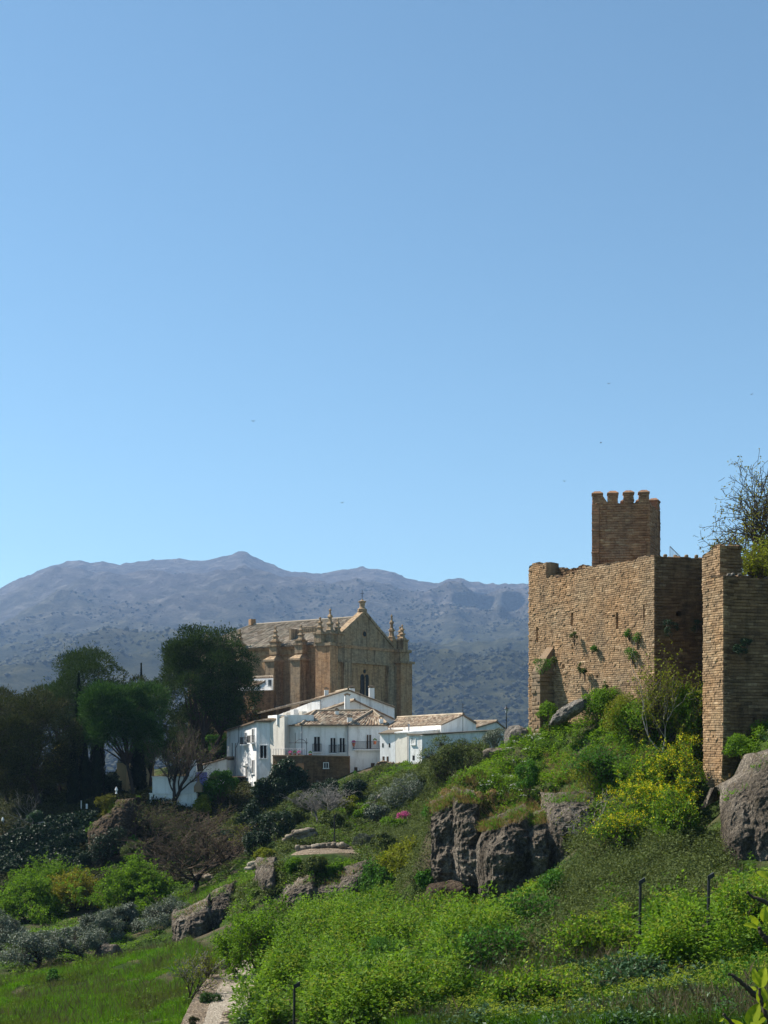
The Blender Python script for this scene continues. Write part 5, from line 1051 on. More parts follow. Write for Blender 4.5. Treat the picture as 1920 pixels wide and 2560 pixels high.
for i, (px, py, wd, hg, lb) in enumerate(dm):
    c = P(px, py, 117 + (2118 - py) * .5)
    if proto is None:
        proto = thing('clipped_shrub', c, lb, 'shrub', 'rounded grey shrubs on the garden terrace'); r = RS(5); n = 2600; d = rdir(r, n); d[:, 2] = np.abs(d[:, 2]); m = MB(); R_ = 52 * 117 / F_PX / 2
        m.leaves(c + d * np.array([R_, R_, R_ * 1.1]) * (.93 + .1 * r.rand(n, 1)), unit(d + .7 * rdir(r, n)), rdir(r, n), .15, .05, r.rand(n)); m.build('foliage', M['lavbush'], proto)
        m = MB(); m.bar(c - (0, 0, .3), c + (0, 0, .5), .06, 6); m.build('stem', M['bark'], proto)
    else: copy_thing(proto, c, lb, i * 1.3, (wd / 52, wd / 52, hg / 30))
bushy('spring_tree', 'yellow green spring tree spreading below the clipped shrubs, left of the grey cliff', 1050, 97, (955, 2085, 1110, 2265), 172, 'dots', 11250, .2, .12)
bushy('spring_tree', 'feathery bright green bush right of the mound floodlight', 930, 100, (898, 2130, 985, 2262), 173, 'bushgreen', 7500, .2, .12)
tree('bramble_bush', 'wide olive brown bush with yellow dots on the slope below the white annexe', 1140, 128, (1055, 1838, 1235, 1995), 'bramble', 'bark', 174, 15000, 40, .28, .17, .09, flat=-.6, twig=2500, stems=3, core=.85, cat='bush')
tree('bramble_bush', 'lower olive brown bush left of the widest one, under the small annexes', 1065, 138, (1005, 1925, 1120, 2030), 'bramble', 'bark', 175, 7000, 22, .34, .17, .09, flat=-.6, twig=1200, stems=3, cat='bush')
# ---- meadow trees at lower left
bushy('spring_bush', 'tall bright green bush at the left edge behind the olives', 70, 124, (-20, 2180, 150, 2370), 181, 'bush', 22500, .2, .12)
bushy('spring_bush', 'bright green bush behind, with its top against the black ivy wall', 110, 134, (30, 2135, 195, 2290), 182, 'bush', 18750, .2, .12)
bushy('spring_bush', 'yellowish bush between two greener bushes on the meadow', 195, 127, (130, 2165, 250, 2330), 183, 'bushyellow', 13125, .2, .12)
bushy('spring_bush', 'broad green bush with bare brown base, left of the walnut trunk', 315, 122, (222, 2125, 425, 2330), 184, 'bush', 24375, .2, .12)
OL = [('olive_tree', 'olive tree with a forked trunk on the bright meadow at the left edge', 82, 96, (-10, 2335, 145, 2425)), ('olive_tree', 'olive tree with a straight short trunk beside the dark rock', 204, 99, (125, 2318, 268, 2402)), ('olive_tree', 'silvery olive bush in front of the grassy ridge rock', 415, 112, (332, 2258, 500, 2350)), ('olive_tree', 'silvery olive bush between the green bushes and the ridge olive', 265, 110, (190, 2285, 310, 2365)), ('olive_tree', 'dim olive tree at the left edge behind the forked one', 15, 108, (-40, 2280, 60, 2385)), ('olive_tree', 'small upright olive between the broad green bush and the ridge olive', 305, 113, (270, 2262, 352, 2345))]
for i, (nm, lb, px, Y, cr) in enumerate(OL): tree(nm, lb, px, Y, cr, 'olive', 'bark', 190 + i, 9000, 34, .30, .19, .06, stems=2 if i in (0, 2) else 1, trunk_r=.2, flat=-.45, core=.9, twig=500, shell=(.3, 1.1), up=.3)
bushy('spring_tree', 'fresh green young tree with an open crown standing beside the footpath', 645, 71, (548, 2225, 735, 2490), 201, 'bush', 20000, .15, .09)
bare_tree('bare_shrub', 'sparse leafless shrub with a few yellow leaves beside the footpath', 470, 67, (415, 2365, 560, 2545), 202, 'bark', 'twiggrey', r0=.05, stems=4, leaf='dots', nleaf=700, L=.09, W=.06, cat='shrub', spread=.5, levels=((4, .8, .5, .3), (5, .6, .55, .2), (4, .55, .6, .2)))
bare_tree('bare_shrub', 'brown twiggy shrub just behind the sparse leafless shrub', 520, 72, (480, 2360, 560, 2500), 203, 'bark', 'twig', r0=.04, stems=5, leaf='dots', nleaf=500, L=.08, W=.05, cat='shrub', spread=.4, levels=((4, .8, .5, .3), (5, .6, .55, .2), (4, .55, .6, .2)))
shrub('round_shrub', 'dark green rounded shrub on the left edge of the footpath', 525, 2524, 64.5, 46, 40, 'pinegreen', 204, 2600, .1, .03, 7, .6, stem=True)
shrub('round_shrub', 'dark green rounded shrub where the footpath bends behind the young tree', 582, 2440, 75, 28, 22, 'pinegreen', 205, 1200, .1, .03, 6, .6)
shrub('round_shrub', 'small dark shrub at the bottom edge left of the footpath', 487, 2566, 62, 34, 20, 'pinedark', 206, 900, .1, .03, 6, .6)
shrub('round_shrub', 'low dark weed tuft on the bright meadow', 138, 2455, 92, 50, 26, 'bushgreen', 207, 900, .16, .08, 6, .5)
# ---- rocks of the cliff and the mound
TOPS = []
def rockface(name, label, lobes, x0, x1, seed, mat='rock', nu=200, nv=150, amp=.55, over=.0):
    """one continuous rock wall of bulging lobes; lobe = (centre px, half width px, front Y, top py left, top py right, foot py, bulge)"""
    px = np.linspace(x0, x1, nu); Yf = np.full(nu, 1e9); zt = np.zeros(nu); zb = np.zeros(nu)
    for (c, hw, Y, tl, tr, bt, k) in lobes:
        q = (px - c) / hw; y = np.where(np.abs(q) < 1, Y + k * (1 - np.sqrt(np.clip(1 - q ** 2, 0, 1))), Y + k + (np.abs(q) - 1) * k * 3)
        m = y < Yf; Yf = np.where(m, y, Yf); tp = tl + (tr - tl) * np.clip((q + 1) / 2, 0, 1)
        zt = np.where(m, (HOR - tp) / F_PX * Y, zt); zb = np.where(m, (HOR - bt) / F_PX * Y, zb)
    k3 = np.array([1, 2, 3, 2, 1]) / 9.; pad = lambda a: np.convolve(np.pad(a, 2, 'edge'), k3, 'valid'); zt = pad(pad(pad(pad(zt)))); zb = pad(zb); Yf = pad(pad(pad(Yf)))
    v_ = np.linspace(0, 1, nv)[:, None]; H = (zt - zb)[None]; Z = zb[None] + H * v_
    Yg = Yf[None] + 2.6 * np.clip((v_ - .50) / .50, 0, 1) ** 2.4 + over * np.clip((.35 - v_) / .35, 0, 1) ** 1.3
    X = (px[None] - 960) / F_PX * Yg; G = np.stack([X, Yg, Z], -1)
    q = G.copy(); n1 = fbm(q * np.array([.36, .36, .30]) + seed, 5, seed, True); n2 = fbm(q * np.array([1.5, 1.5, 1.3]) + seed, 5, seed + 4, True); n3 = fbm(q * 5, 3, seed + 8)
    dsp = amp * n1 + amp * .42 * n2 + .16 * fbm(q * np.array([2.6, 2.6, .7]), 3, seed + 11, True) + .10 * n3; G[..., 1] -= dsp; G[..., 0] += .3 * amp * fbm(q * .8 + 9, 3, seed + 2); G[..., 2] += .25 * amp * n2 * v_
    bk = [G[-1] + np.array([0, .9, .22]), G[-1] + np.array([0, 2.2, .15]), G[-1] + np.array([0, 4.5, -1.2])]; G = np.concatenate([G[:1] + np.array([0, .6, -1.5]), G, np.stack(bk)], 0)
    m = MB(); m.grid(G, .5, 0, True, flip=True); o = m.build(name, M[mat]); TOPS.append(G[int(nv * .90):nv + 4].reshape(-1, 3)); return tag(o, label, 'cliff')
rockface('earth_bank', 'brown eroded earth bank with trailing creepers between ivy wall and walnut tree', [(256, 34, 142.6, 2075, 2025, 2195, 2.0), (300, 40, 143.4, 2012, 2005, 2180, 2.2)], 222, 342, 29, 'earth', 120, 110, .6)
rockface('cliff', 'grey lobed cliff with grass hanging over its top, in the middle of the slope', [(1116, 52, 86.4, 2030, 1975, 2225, 2.6), (1190, 66, 84.6, 1985, 2000, 2240, 2.8), (1268, 74, 81.4, 2075, 2015, 2285, 3.0), (1345, 40, 81.6, 2065, 2030, 2250, 2.2)], 1076, 1392, 31, 'rock', 320, 200, .9, 1.4)
rockface('cliff', 'grey rock face under the leafless fig tangle', [(1382, 40, 84.2, 1985, 1950, 2090, 1.2), (1428, 62, 81.2, 2000, 1990, 2150, 1.5), (1490, 52, 83.4, 1985, 1965, 2090, 1.5), (1555, 55, 84.4, 1925, 1915, 1985, 1.4)], 1350, 1605, 37, 'rock', 200, 110, .4)
rockface('cliff', 'huge dark weathered rock at the right edge below the right tower', [(1868, 66, 70.0, 1990, 1905, 2260, 2.2), (1955, 90, 69.0, 1905, 1855, 2260, 2.0), (2080, 110, 69.0, 1850, 1840, 2260, 2.0)], 1797, 2150, 41, 'rock', 240, 150, .4)
rock(1424, 1778, 93.8, 84, 34, .9, 221, 'long pale slanting boulder at the foot of the fortress wall', 'rockpale', .3, 40, e=.85, slant=.55)
rock(1292, 1850, 101, 50, 60, 1.2, 222, 'grey rock on the crest left of the wall foot', 'rockpale', .3, 30)
rock(1250, 1885, 99.5, 70, 26, 1.0, 223, 'low grey rock along the crest below the wall foot', 'rock', .3, 30)
rockface('rock_outcrop', 'long grey rock ridge beside the silvery olive bush', [(592, 40, 109.6, 2236, 2224, 2310, 1.3), (536, 48, 107.6, 2256, 2226, 2340, 1.5), (482, 42, 105.4, 2305, 2258, 2395, 1.5)], 432, 640, 43, 'rock', 190, 90, .6)
rockface('rock_outcrop', 'broken dark rocks with mossy tops along the front of the mound', [(692, 42, 103.6, 2168, 2150, 2280, 1.6), (748, 40, 100.4, 2228, 2195, 2315, 1.4), (815, 40, 101.2, 2218, 2208, 2300, 1.3), (878, 34, 101.6, 2192, 2172, 2295, 1.2)], 640, 920, 47, 'rock', 220, 90, .55)
rock(1120, 2240, 85, 90, 60, 1.4, 229, 'brown rock in the shade below the grey cliff', 'earth', .3, 34)
rock(270, 2395, 98.5, 56, 62, .9, 230, 'dark layered rock on the meadow beside the straight olive', 'rock', .35, 30)
rock(205, 2412, 100, 46, 26, .6, 231, 'low pale rock at the foot of the straight olive', 'rockpale', .35, 24)
rock(563, 2412, 77, 26, 20, .3, 232, 'pale boulder at the head of the footpath', 'rockpale', .25, 24)
rock(553, 2442, 74, 13, 14, .16, 233, 'small dark stone on the sandy edge of the footpath', 'rock', .3, 14)
rock(538, 2455, 72, 20, 18, .22, 234, 'dark stone left of the small one on the sandy footpath edge', 'rock', .3, 14)
rock(500, 2510, 66, 22, 18, .22, 235, 'pale stone beside the dark round shrub at the footpath', 'rockpale', .3, 16)
# terrace stones
def rubble(label, pts, h, seed, n=40, sz=.32):
    r = RS(seed); q = np.array([P(*p) for p in pts]); m = MB(); o = thing('dry_stone_wall', q[0], label, 'wall')
    for i in range(n):
        f = r.rand() * (len(q) - 1); k = int(f); b = q[k] * (1 - f + k) + q[k + 1] * (f - k); rock_mesh(m, b + (r.normal() * .15, r.normal() * .12, r.rand() * h), sz * (.6 + .7 * r.rand(3)) * np.array([1.2, 1, .75]), seed * 50 + i, 7, .3, 1.5, r.rand())
    m.build('stones', M['rubble'], o); return o
rubble('tumbled dry stone wall left of the rocky mound', [(618, 2185, 122), (650, 2178, 121), (680, 2165, 120)], .9, 241, 60)
rubble('pile of pale stones beside the walnut trunk', [(490, 2195, 133), (535, 2200, 132)], .3, 242, 24, .3)
rubble('low dry stone edging along the sandy top of the mound', [(745, 2125, 119), (800, 2118, 120), (860, 2116, 120)], .2, 243, 60, .25)
rubble('old stone terrace wall below the greyish garden tree', [(705, 2130, 126), (745, 2105, 126), (790, 2095, 126)], 1.0, 244, 90, .3)
rubble('row of stones edging the right side of the footpath', [(615, 2478, 69), (590, 2510, 64.5), (575, 2565, 58.5)], .12, 245, 50, .13)
rubble('long dry stone wall on the meadow edge between lawn and mound', [(610, 2200, 123), (560, 2212, 126)], .4, 246, 26, .28)

# ------------------------------------------------------------------ ground cover
def inpoly(px, py, poly):
    poly = np.asarray(poly, float); c = np.zeros(len(px), bool); j = len(poly) - 1
    for i in range(len(poly)):
        xi, yi = poly[i]; xj, yj = poly[j]; c ^= ((yi > py) != (yj > py)) & (px < (xj - xi) * (py - yi) / (yj - yi + 1e-9) + xi); j = i
    return c
r = RS(500)
Nc = 420000
yy = 36 + (152 - 36) * r.rand(Nc) ** 1.1; ppx = -60 + 2050 * r.rand(Nc); xx = (ppx - 960) / F_PX * yy
zz_ = tz(xx, yy); CANDp = np.stack([xx, yy, zz_], 1); cpy = HOR - zz_ / yy * F_PX; cpx = ppx
cn = fbm(CANDp * np.array([.22, .22, .1]), 4, 60); cn2 = fbm(CANDp * .5, 3, 61)
SAND = inpoly(cpx, cpy, [(690, 2158), (745, 2112), (880, 2112), (915, 2155)])
POSTS = np.zeros(Nc, bool)      # plants keep clear of the lamp posts
for a_, b0_, b1_ in ((1598, 2290, 2440), (1768, 2290, 2440), (1314, 2160, 2235), (734, 2500, 2600)): POSTS |= (np.abs(cpx - a_) < 30) & (cpy > b0_) & (cpy < b1_)
def pick(polys, n, extra=None, seed=0):
    m = np.zeros(Nc, bool)
    for p in polys: m |= inpoly(cpx, cpy, p)
    m &= ~SAND & ~POSTS
    if extra is not None: m &= extra
    i = np.nonzero(m)[0]; rr = RS(seed); rr.shuffle(i); return CANDp[i[:n]]
def domes(r, pts, rad, hgt, m_, L, W, mb, mi=0, upb=.6, tone=(0, 1), tilt=.0):
    n = len(pts); rad = rad * (.6 + .8 * r.rand(n)); hg = hgt * (.6 + .8 * r.rand(n)); i = np.repeat(np.arange(n), m_); k = len(i)
    d = rdir(r, k); d[:, 2] = np.abs(d[:, 2]); pos = pts[i] + d * np.stack([rad[i], rad[i], hg[i]], 1) * (.55 + .5 * r.rand(k, 1)); s = .55 + .9 * r.rand(k)
    tn = np.clip(tone[0] + (tone[1] - tone[0]) * (.65 * r.rand(n)[i] + .4 * r.rand(k)), 0, 1)
    mb.leaves(pos, unit(d * np.array([1, 1, .3]) + .5 * rdir(r, k)), unit(d + np.array([0, 0, upb]) + .5 * rdir(r, k)), L * s, W * s, tn, mi, .12)
def blades(r, pts, m_, h, w, mb, mi=0, lean=.35, tone=(0, 1), spread=.12, bias=(.0, .0)):
    n = len(pts); i = np.repeat(np.arange(n), m_); k = len(i); b = pts[i] + r.normal(size=(k, 3)) * np.array([spread, spread, 0]); hh = h * (.5 + .9 * r.rand(k))
    d = unit(np.stack([r.normal(size=k) * lean + bias[0], r.normal(size=k) * lean + bias[1], np.ones(k)], 1)); a = r.rand(k) * 6.28; sd_ = np.stack([np.cos(a), np.sin(a), 0 * a], 1) * (w * .5)
    mid = b + d * (hh * .55)[:, None]; bend = np.stack([d[:, 0], d[:, 1], -.35 * np.ones(k)], 1) * (hh * .18)[:, None]; tip = b + d * hh[:, None] + bend
    V = np.stack([b - sd_, b + sd_, mid + sd_ * .7, tip, mid - sd_ * .7], 1).reshape(-1, 3); F = np.arange(5 * k).reshape(k, 5)
    mb.add(V, F, np.clip(tone[0] + (tone[1] - tone[0]) * (.5 * r.rand(n)[i] + .5 * r.rand(k)), 0, 1), mi)
def umbels(r, pts, nh, h, sz, mb, mi):
    n = len(pts); i = np.repeat(np.arange(n), nh); k = len(i); top = pts[i] + np.stack([r.normal(size=k) * .22, r.normal(size=k) * .22, h * (.75 + .4 * r.rand(k))], 1)
    for j in range(5):
        q = top + r.normal(size=(k, 3)) * sz * np.array([.5, .5, .22]); mb.leaves(q, rdir(r, k) * np.array([1, 1, .25]), unit(np.array([0, 0, 1.]) + .5 * rdir(r, k)), sz * (.5 + .5 * r.rand(k)), sz * .6, r.rand(k), mi)
LOW = [[(600, 2570), (700, 2400), (760, 2310), (960, 2265), (1130, 2262), (1330, 2225), (1420, 2160), (1560, 2090), (1780, 2150), (1960, 2215), (1960, 2570)]]
BRAM = [[(1430, 2085), (1560, 2070), (1795, 2085), (1830, 2180), (1790, 2250), (1700, 2300), (1560, 2290), (1450, 2330), (1330, 2400), (1290, 2340), (1380, 2250), (1440, 2150)]]
GRS = [[(1000, 2575), (1150, 2520), (1280, 2440), (1480, 2370), (1620, 2440), (1770, 2430), (1960, 2370), (1960, 2575)]]
inb = inpoly(cpx, cpy, BRAM[0]); ing = inpoly(cpx, cpy, GRS[0])
# weeds with flower heads over the slope
BRAM.append([(960, 2060), (1080, 1990), (1085, 2250), (1000, 2275), (900, 2275), (930, 2180)]); LOW.append([(1785, 1900), (1800, 1800), (1960, 1740), (1960, 1880), (1850, 1880)])
rw = RS(510); mb = MB()
p1 = pick(LOW, 3000, ~inb & ~ing & (cn < .3) & (cn2 > -.16), 1); domes(rw, p1, .50, .85, 60, .19, .115, mb, 0)
p1 = pick(LOW, 420, ~inb & ~ing & (cn < .15) & ((cpy > 2330) | (cpx < 1050)) , 31); domes(rw, p1, 1.0, 2.1, 260, .17, .10, mb, 0); umbels(rw, p1, 9, 1.6, .13, mb, 1)
p2 = pick(LOW, 1900, ~inb & ~ing & (cn2 > -.02) & (cn < .35), 2); umbels(rw, p2, 5, .85, .12, mb, 1)
p3 = pick(LOW, 1500, ~inb & (cn2 < -.1), 3); domes(rw, p3, .45, .5, 44, .18, .10, mb, 2)
p4 = pick(GRS, 420, cn > -.05, 4); domes(rw, p4, .4, .4, 44, .14, .085, mb, 2)
p4 = pick(GRS, 380, cn < .0, 5); domes(rw, p4, .4, .5, 40, .12, .07, mb, 0); umbels(rw, p4, 6, .6, .08, mb, 1)
p3 = pick(LOW, 700, ~inb & (cn2 > .12), 33); domes(rw, p3, .5, .7, 60, .13, .05, mb, 3); p3 = pick(LOW, 500, ~inb & (cn > .05), 34); domes(rw, p3, .5, .6, 50, .13, .07, mb, 4)
struct(mb.build('weeds', [M['weed'], M['umbel'], M['weedblue'], M['bushgreen'], M['bramble']]), 'stuff', 'bright green weeds with yellow green flower heads covering the slope')
# bramble thicket
mb = MB(); p5 = pick(BRAM, 2600, None, 6); domes(rw, p5, .6, .8, 70, .12, .07, mb, 0); p5 = pick(BRAM, 240, None, 26); domes(rw, p5, 1.0, 1.3, 220, .12, .07, mb, 0); struct(mb.build('bramble_thicket', M['bramble']), 'stuff', 'grey olive bramble thicket in the middle of the slope')
# brown stems patches
mb = MB(); p6 = pick(LOW, 2600, (cn + .5 * cn2 > .10) & ~inb, 7); blades(rw, p6, 6, .95, .018, mb, 0, .3, spread=.2); struct(mb.build('dry_stems', M['brownstem']), 'stuff', 'brown dry stems standing between the weeds')
# grass of the right slope
mb = MB(); p7 = pick(GRS + LOW, 15000, ing | (cn > .15), 8); blades(rw, p7, 10, .42, .022, mb, 0, .28, bias=(-.25, 0)); 
MEAD = [[(-80, 2575), (-80, 2450), (60, 2440), (240, 2400), (330, 2385), (470, 2350), (560, 2400), (520, 2470), (430, 2575)], [(380, 2260), (480, 2225), (640, 2205), (560, 2260), (430, 2300)]]
p8 = pick(MEAD, 30000, (cn2 + .5 * cn) > -.28, 9); blades(rw, p8, 6, .30, .03, mb, 0, .4, tone=(.1, 1))
LAWN = [[(680, 2130), (740, 2075), (860, 2060), (900, 2090), (840, 2110)], [(700, 2250), (720, 2160), (800, 2140), (840, 2150), (800, 2250)], [(600, 2230), (660, 2200), (700, 2240)]]
p9 = pick(LAWN, 4000, None, 10); blades(rw, p9, 6, .24, .03, mb, 0, .4)
struct(mb.build('grass', M['grass']), 'stuff', 'green grass blades on the meadow, lawns and lower slope')
mb = MB(); p10 = pick(MEAD, 2400, cn2 > -.1, 11); blades(rw, p10, 5, .75, .014, mb, 0, .2, spread=.3); struct(mb.build('meadow_stems', M['brownstem']), 'stuff', 'thin dark stems standing in the meadow')
# upper hill: green weeds, dry grass on the ledges, white flowers
HILL = [[(1095, 2005), (1110, 1970), (1215, 1900), (1319, 1830), (1440, 1790), (1640, 1755), (1760, 1750), (1762, 1900), (1640, 1905), (1540, 1990), (1500, 2010), (1400, 1960), (1340, 2080), (1300, 2060), (1200, 2020)]]
inh = inpoly(cpx, cpy, HILL[0])
mb = MB(); p11 = pick(HILL, 2600, cn < .25, 12); domes(rw, p11, .5, .62, 50, .16, .095, mb, 0); p12 = pick(HILL, 500, cn2 > .05, 13); umbels(rw, p12, 5, .6, .1, mb, 1); struct(mb.build('hill_weeds', [M['weed'], M['umbel']]), 'stuff', 'bright green weeds on the hill below the fortress wall')
LEDGE = [[(1088, 2020), (1110, 1960), (1200, 1915), (1250, 1960), (1330, 2030), (1300, 2080), (1190, 2045)], [(1440, 1900), (1560, 1860), (1640, 1880), (1640, 1935), (1500, 1935)], [(1370, 1890), (1440, 1880), (1430, 1960), (1350, 1960)], [(1310, 2000), (1400, 1990), (1400, 2120), (1345, 2110)]]
mb = MB(); p13 = pick(LEDGE, 1700, cn2 > -.15, 14); blades(rw, p13, 14, .42, .022, mb, 0, .55, bias=(-.1, -.3)); p14 = pick(HILL, 900, cn > .05, 15); blades(rw, p14, 10, .4, .022, mb, 0, .4)
EDGE = []
for k_, tp in enumerate(TOPS):
    r3 = RS(70 + k_); n = len(tp); bias_ = (-.15, .12, .02, -.35, .0, .0)[k_]; w = (fbm(tp * .75, 4, 5) + bias_ + .35 * r3.normal(size=n)) > .12; i = np.nonzero(w)[0]; i = i[r3.rand(len(i)) < (.12, .55, .16, .12, .14, .14)[k_]]
    blades(r3, tp[i] + np.array([0, -.03, .02]), 4, .34, .022, mb, 0, .6, bias=(-.25, -.6), spread=.2)
    w = (fbm(tp * .6 + 31, 4, 6) + bias_ + .3 * r3.normal(size=n)) > .05; i = np.nonzero(w)[0]; EDGE.append(tp[i[r3.rand(len(i)) < .10]])
struct(mb.build('dry_grass', M['drygrass']), 'stuff', 'tan dry grass hanging over the cliff edges')
mb = MB(); EDGE = np.concatenate(EDGE); blades(RS(9), EDGE, 4, .36, .022, mb, 0, .5, bias=(-.2, -.4), spread=.2); domes(RS(8), EDGE[::9], .35, .4, 34, .13, .075, mb, 0); p15 = pick(HILL, 5200, None, 16); blades(rw, p15, 9, .42, .022, mb, 0, .4); struct(mb.build('hill_grass', M['grass']), 'stuff', 'tufts of long green grass on the hill below the wall')
WF = [[(1290, 1850), (1340, 1830), (1360, 1880), (1310, 1930), (1260, 1900)], [(1190, 1950), (1330, 1940), (1340, 2010), (1220, 2010)]]
mb = MB(); p16 = pick(WF, 110, None, 17); umbels(rw, p16, 7, .5, .1, mb, 0); struct(mb.build('white_flowers', M['whiteflower']), 'stuff', 'patches of small white flowers along the hill edge')
# garden ground cover
mb = MB(); GARD = [[(640, 2150), (700, 2060), (900, 2030), (1090, 2000), (1090, 2130), (960, 2150), (900, 2110), (760, 2120)]]
MID = [[(600, 1990), (760, 1960), (900, 1930), (1100, 1890), (1230, 1860), (1100, 2000), (960, 2060), (930, 2180), (880, 2280), (760, 2325), (600, 2330), (560, 2260), (700, 2170), (700, 2090), (600, 2120)]]
p20 = pick(MID, 2600, cn2 > -.1, 40); domes(rw, p20, .6, .6, 40, .19, .11, mb, 0); p21 = pick(MID, 1500, cn < .0, 41); domes(rw, p21, .5, .4, 34, .18, .10, mb, 1)
MEADC = [[(-60, 2400), (60, 2330), (250, 2280), (420, 2330), (470, 2370), (330, 2390), (240, 2405), (60, 2440)], [(380, 2230), (470, 2190), (640, 2180), (700, 2240), (600, 2330), (560, 2270), (430, 2300)]]
p23 = pick(MEAD, 420, cn > .05, 43); domes(rw, p23, .45, .35, 30, .14, .07, mb, 1); p22 = pick(MEADC, 900, None, 42); domes(rw, p22, .5, .35, 30, .17, .09, mb, 1)
r2 = RS(77); n = 5000; gyy = 118 + 30 * r2.rand(n); gpx = 560 + 560 * r2.rand(n); gxx = (gpx - 960) / F_PX * gyy; gz = tz(gxx, gyy); GP = np.stack([gxx, gyy, gz], 1); GP = GP[~inpoly(gpx, HOR - gz / gyy * F_PX, [(690, 2158), (745, 2112), (880, 2112), (915, 2155)])]; gn = fbm(GP * .3, 3, 9); domes(rw, GP[gn > .05], .5, .5, 22, .2, .11, mb, 0); domes(rw, GP[gn < -.2], .4, .35, 16, .18, .1, mb, 1)
struct(mb.build('garden_cover', [M['bramble'], M['weed']]), 'stuff', 'mixed low plants covering the terrace gardens')
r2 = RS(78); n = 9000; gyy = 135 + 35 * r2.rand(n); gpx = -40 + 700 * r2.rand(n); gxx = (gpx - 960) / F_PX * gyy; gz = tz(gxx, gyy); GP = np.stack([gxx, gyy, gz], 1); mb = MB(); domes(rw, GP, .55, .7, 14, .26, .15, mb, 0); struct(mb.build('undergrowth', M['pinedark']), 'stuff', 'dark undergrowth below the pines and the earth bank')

# individual plants on the hill and the walls
def flowering(px, py, Y, w_, h_, seed, label, n=5000, nf=2600):
    hb = hit(px, py); b = hb if abs(hb[1] - Y) < 14 else P(px, py, Y)
    bare_tree('flowering_bush', label, px, b[1], (px - w_ / 2, py - h_, px + w_ / 2, py), seed, 'bark', 'twig', levels=((5, .95, .75, .15), (5, .7, .7, .15), (5, .6, .7, .1)), r0=.03, stems=7, leaf='weed', nleaf=int(n * 1.3), L=.16, W=.09, cat='bush', spread=.9, trunk=.38, wig=.2, up=.04, base=b, flowers='mustard', nf=int(nf * 1.2), fL=.095)
flowering(1670, 1990, 77.5, 150, 150, 251, 'yellow flowering mustard bush highest up beside the right tower')
flowering(1620, 2070, 75.5, 230, 175, 252, 'largest yellow flowering mustard bush in the middle of the clump below the tower', 9000, 5000)
flowering(1690, 2105, 74.5, 125, 140, 253, 'dark green mustard bush with few yellow flowers at the foot of the right tower', 5000, 500)
flowering(1545, 2112, 75, 150, 100, 254, 'lowest yellow flowering mustard bush at the left end of the clump', 3000, 1300)
flowering(1725, 1895, 80, 60, 70, 255, 'small bright yellow bush tucked into the tower corner', 1500, 1200)
flowering(1340, 2180, 75, 50, 50, 256, 'yellow flowering weed at the cliff floodlight', 700, 300)
flowering(1885, 1790, 74, 60, 80, 257, 'yellow tipped weed at the right edge above the huge grey rock', 900, 200)
shrub('leafy_shrub', 'bright green shrub at the foot of the ruined buttress', 1372, 1835, 97, 76, 82, 'bush', 261, 3200, .14, .08)
shrub('leafy_shrub', 'broad bright green shrub against the middle of the fortress wall foot', 1500, 1810, 92.5, 130, 92, 'bush', 262, 6500, .14, .08, 16, .4)
shrub('leafy_shrub', 'dark green spiky shrub behind the slanting boulder', 1462, 1772, 94.3, 46, 50, 'bushgreen', 263, 1600, .14, .06)
bushy('spring_tree', 'yellow leaved sparse fig tree rising in front of the dark wall face', 1660, 85, (1590, 1600, 1755, 1830), 264, 'dots', 4500, .15, .09)
bare_tree('fig_tree', 'pale leafless fig branches in front of the corner of the dark wall face', 1655, 84.5, (1585, 1590, 1722, 1850), 271, 'barkpale', 'barkpale', r0=.05, stems=2, leaf='dots', nleaf=200, L=.12, W=.09, wig=.3, levels=((4, .8, .7, .3), (4, .65, .7, .2)), spread=.4)
bare_tree('fig_tree', 'pale leafless fig tangle on the grey rock face', 1470, 80.5, (1390, 1960, 1560, 2100), 272, 'barkpale', 'barkpale', r0=.05, stems=5, leaf='dots', nleaf=420, L=.12, W=.08, wig=.35, up=-.02, levels=((4, .8, .8, .2), (4, .65, .8, .2), (3, .6, .8, .2)), spread=1.0)
shrub('leafy_shrub', 'yellow green tangled shrub above the grey rock face', 1480, 1985, 84.5, 120, 90, 'dots', 265, 2200, .12, .08, 14, .4)
shrub('leafy_shrub', 'big green shrub between fig tree and right tower', 1712, 1850, 83.5, 100, 150, 'bush', 266, 6000, .15, .09, 18, .36)
shrub('leafy_shrub', 'dense yellow green thorny shrub left of the fig tree under the wall', 1570, 1850, 88, 160, 120, 'dots', 267, 6000, .12, .07, 18, .36)
shrub('leafy_shrub', 'leafy green plant on the ledge above the bulging cliff lobe', 1320, 2000, 85.5, 60, 110, 'bushgreen', 268, 2600, .13, .08, 10, .4)
shrub('leafy_shrub', 'white flowered plant in the cleft at the foot of the cliff', 1172, 2255, 82, 40, 62, 'bushgreen', 269, 500, .1, .06, 6, .5, 'shrub', None, 'whiteflower', 700, .09)
shrub('leafy_shrub', 'dark bush on the lower slope between weeds and bramble thicket', 1400, 2240, 69, 90, 70, 'bushgreen', 270, 2800, .12, .07)
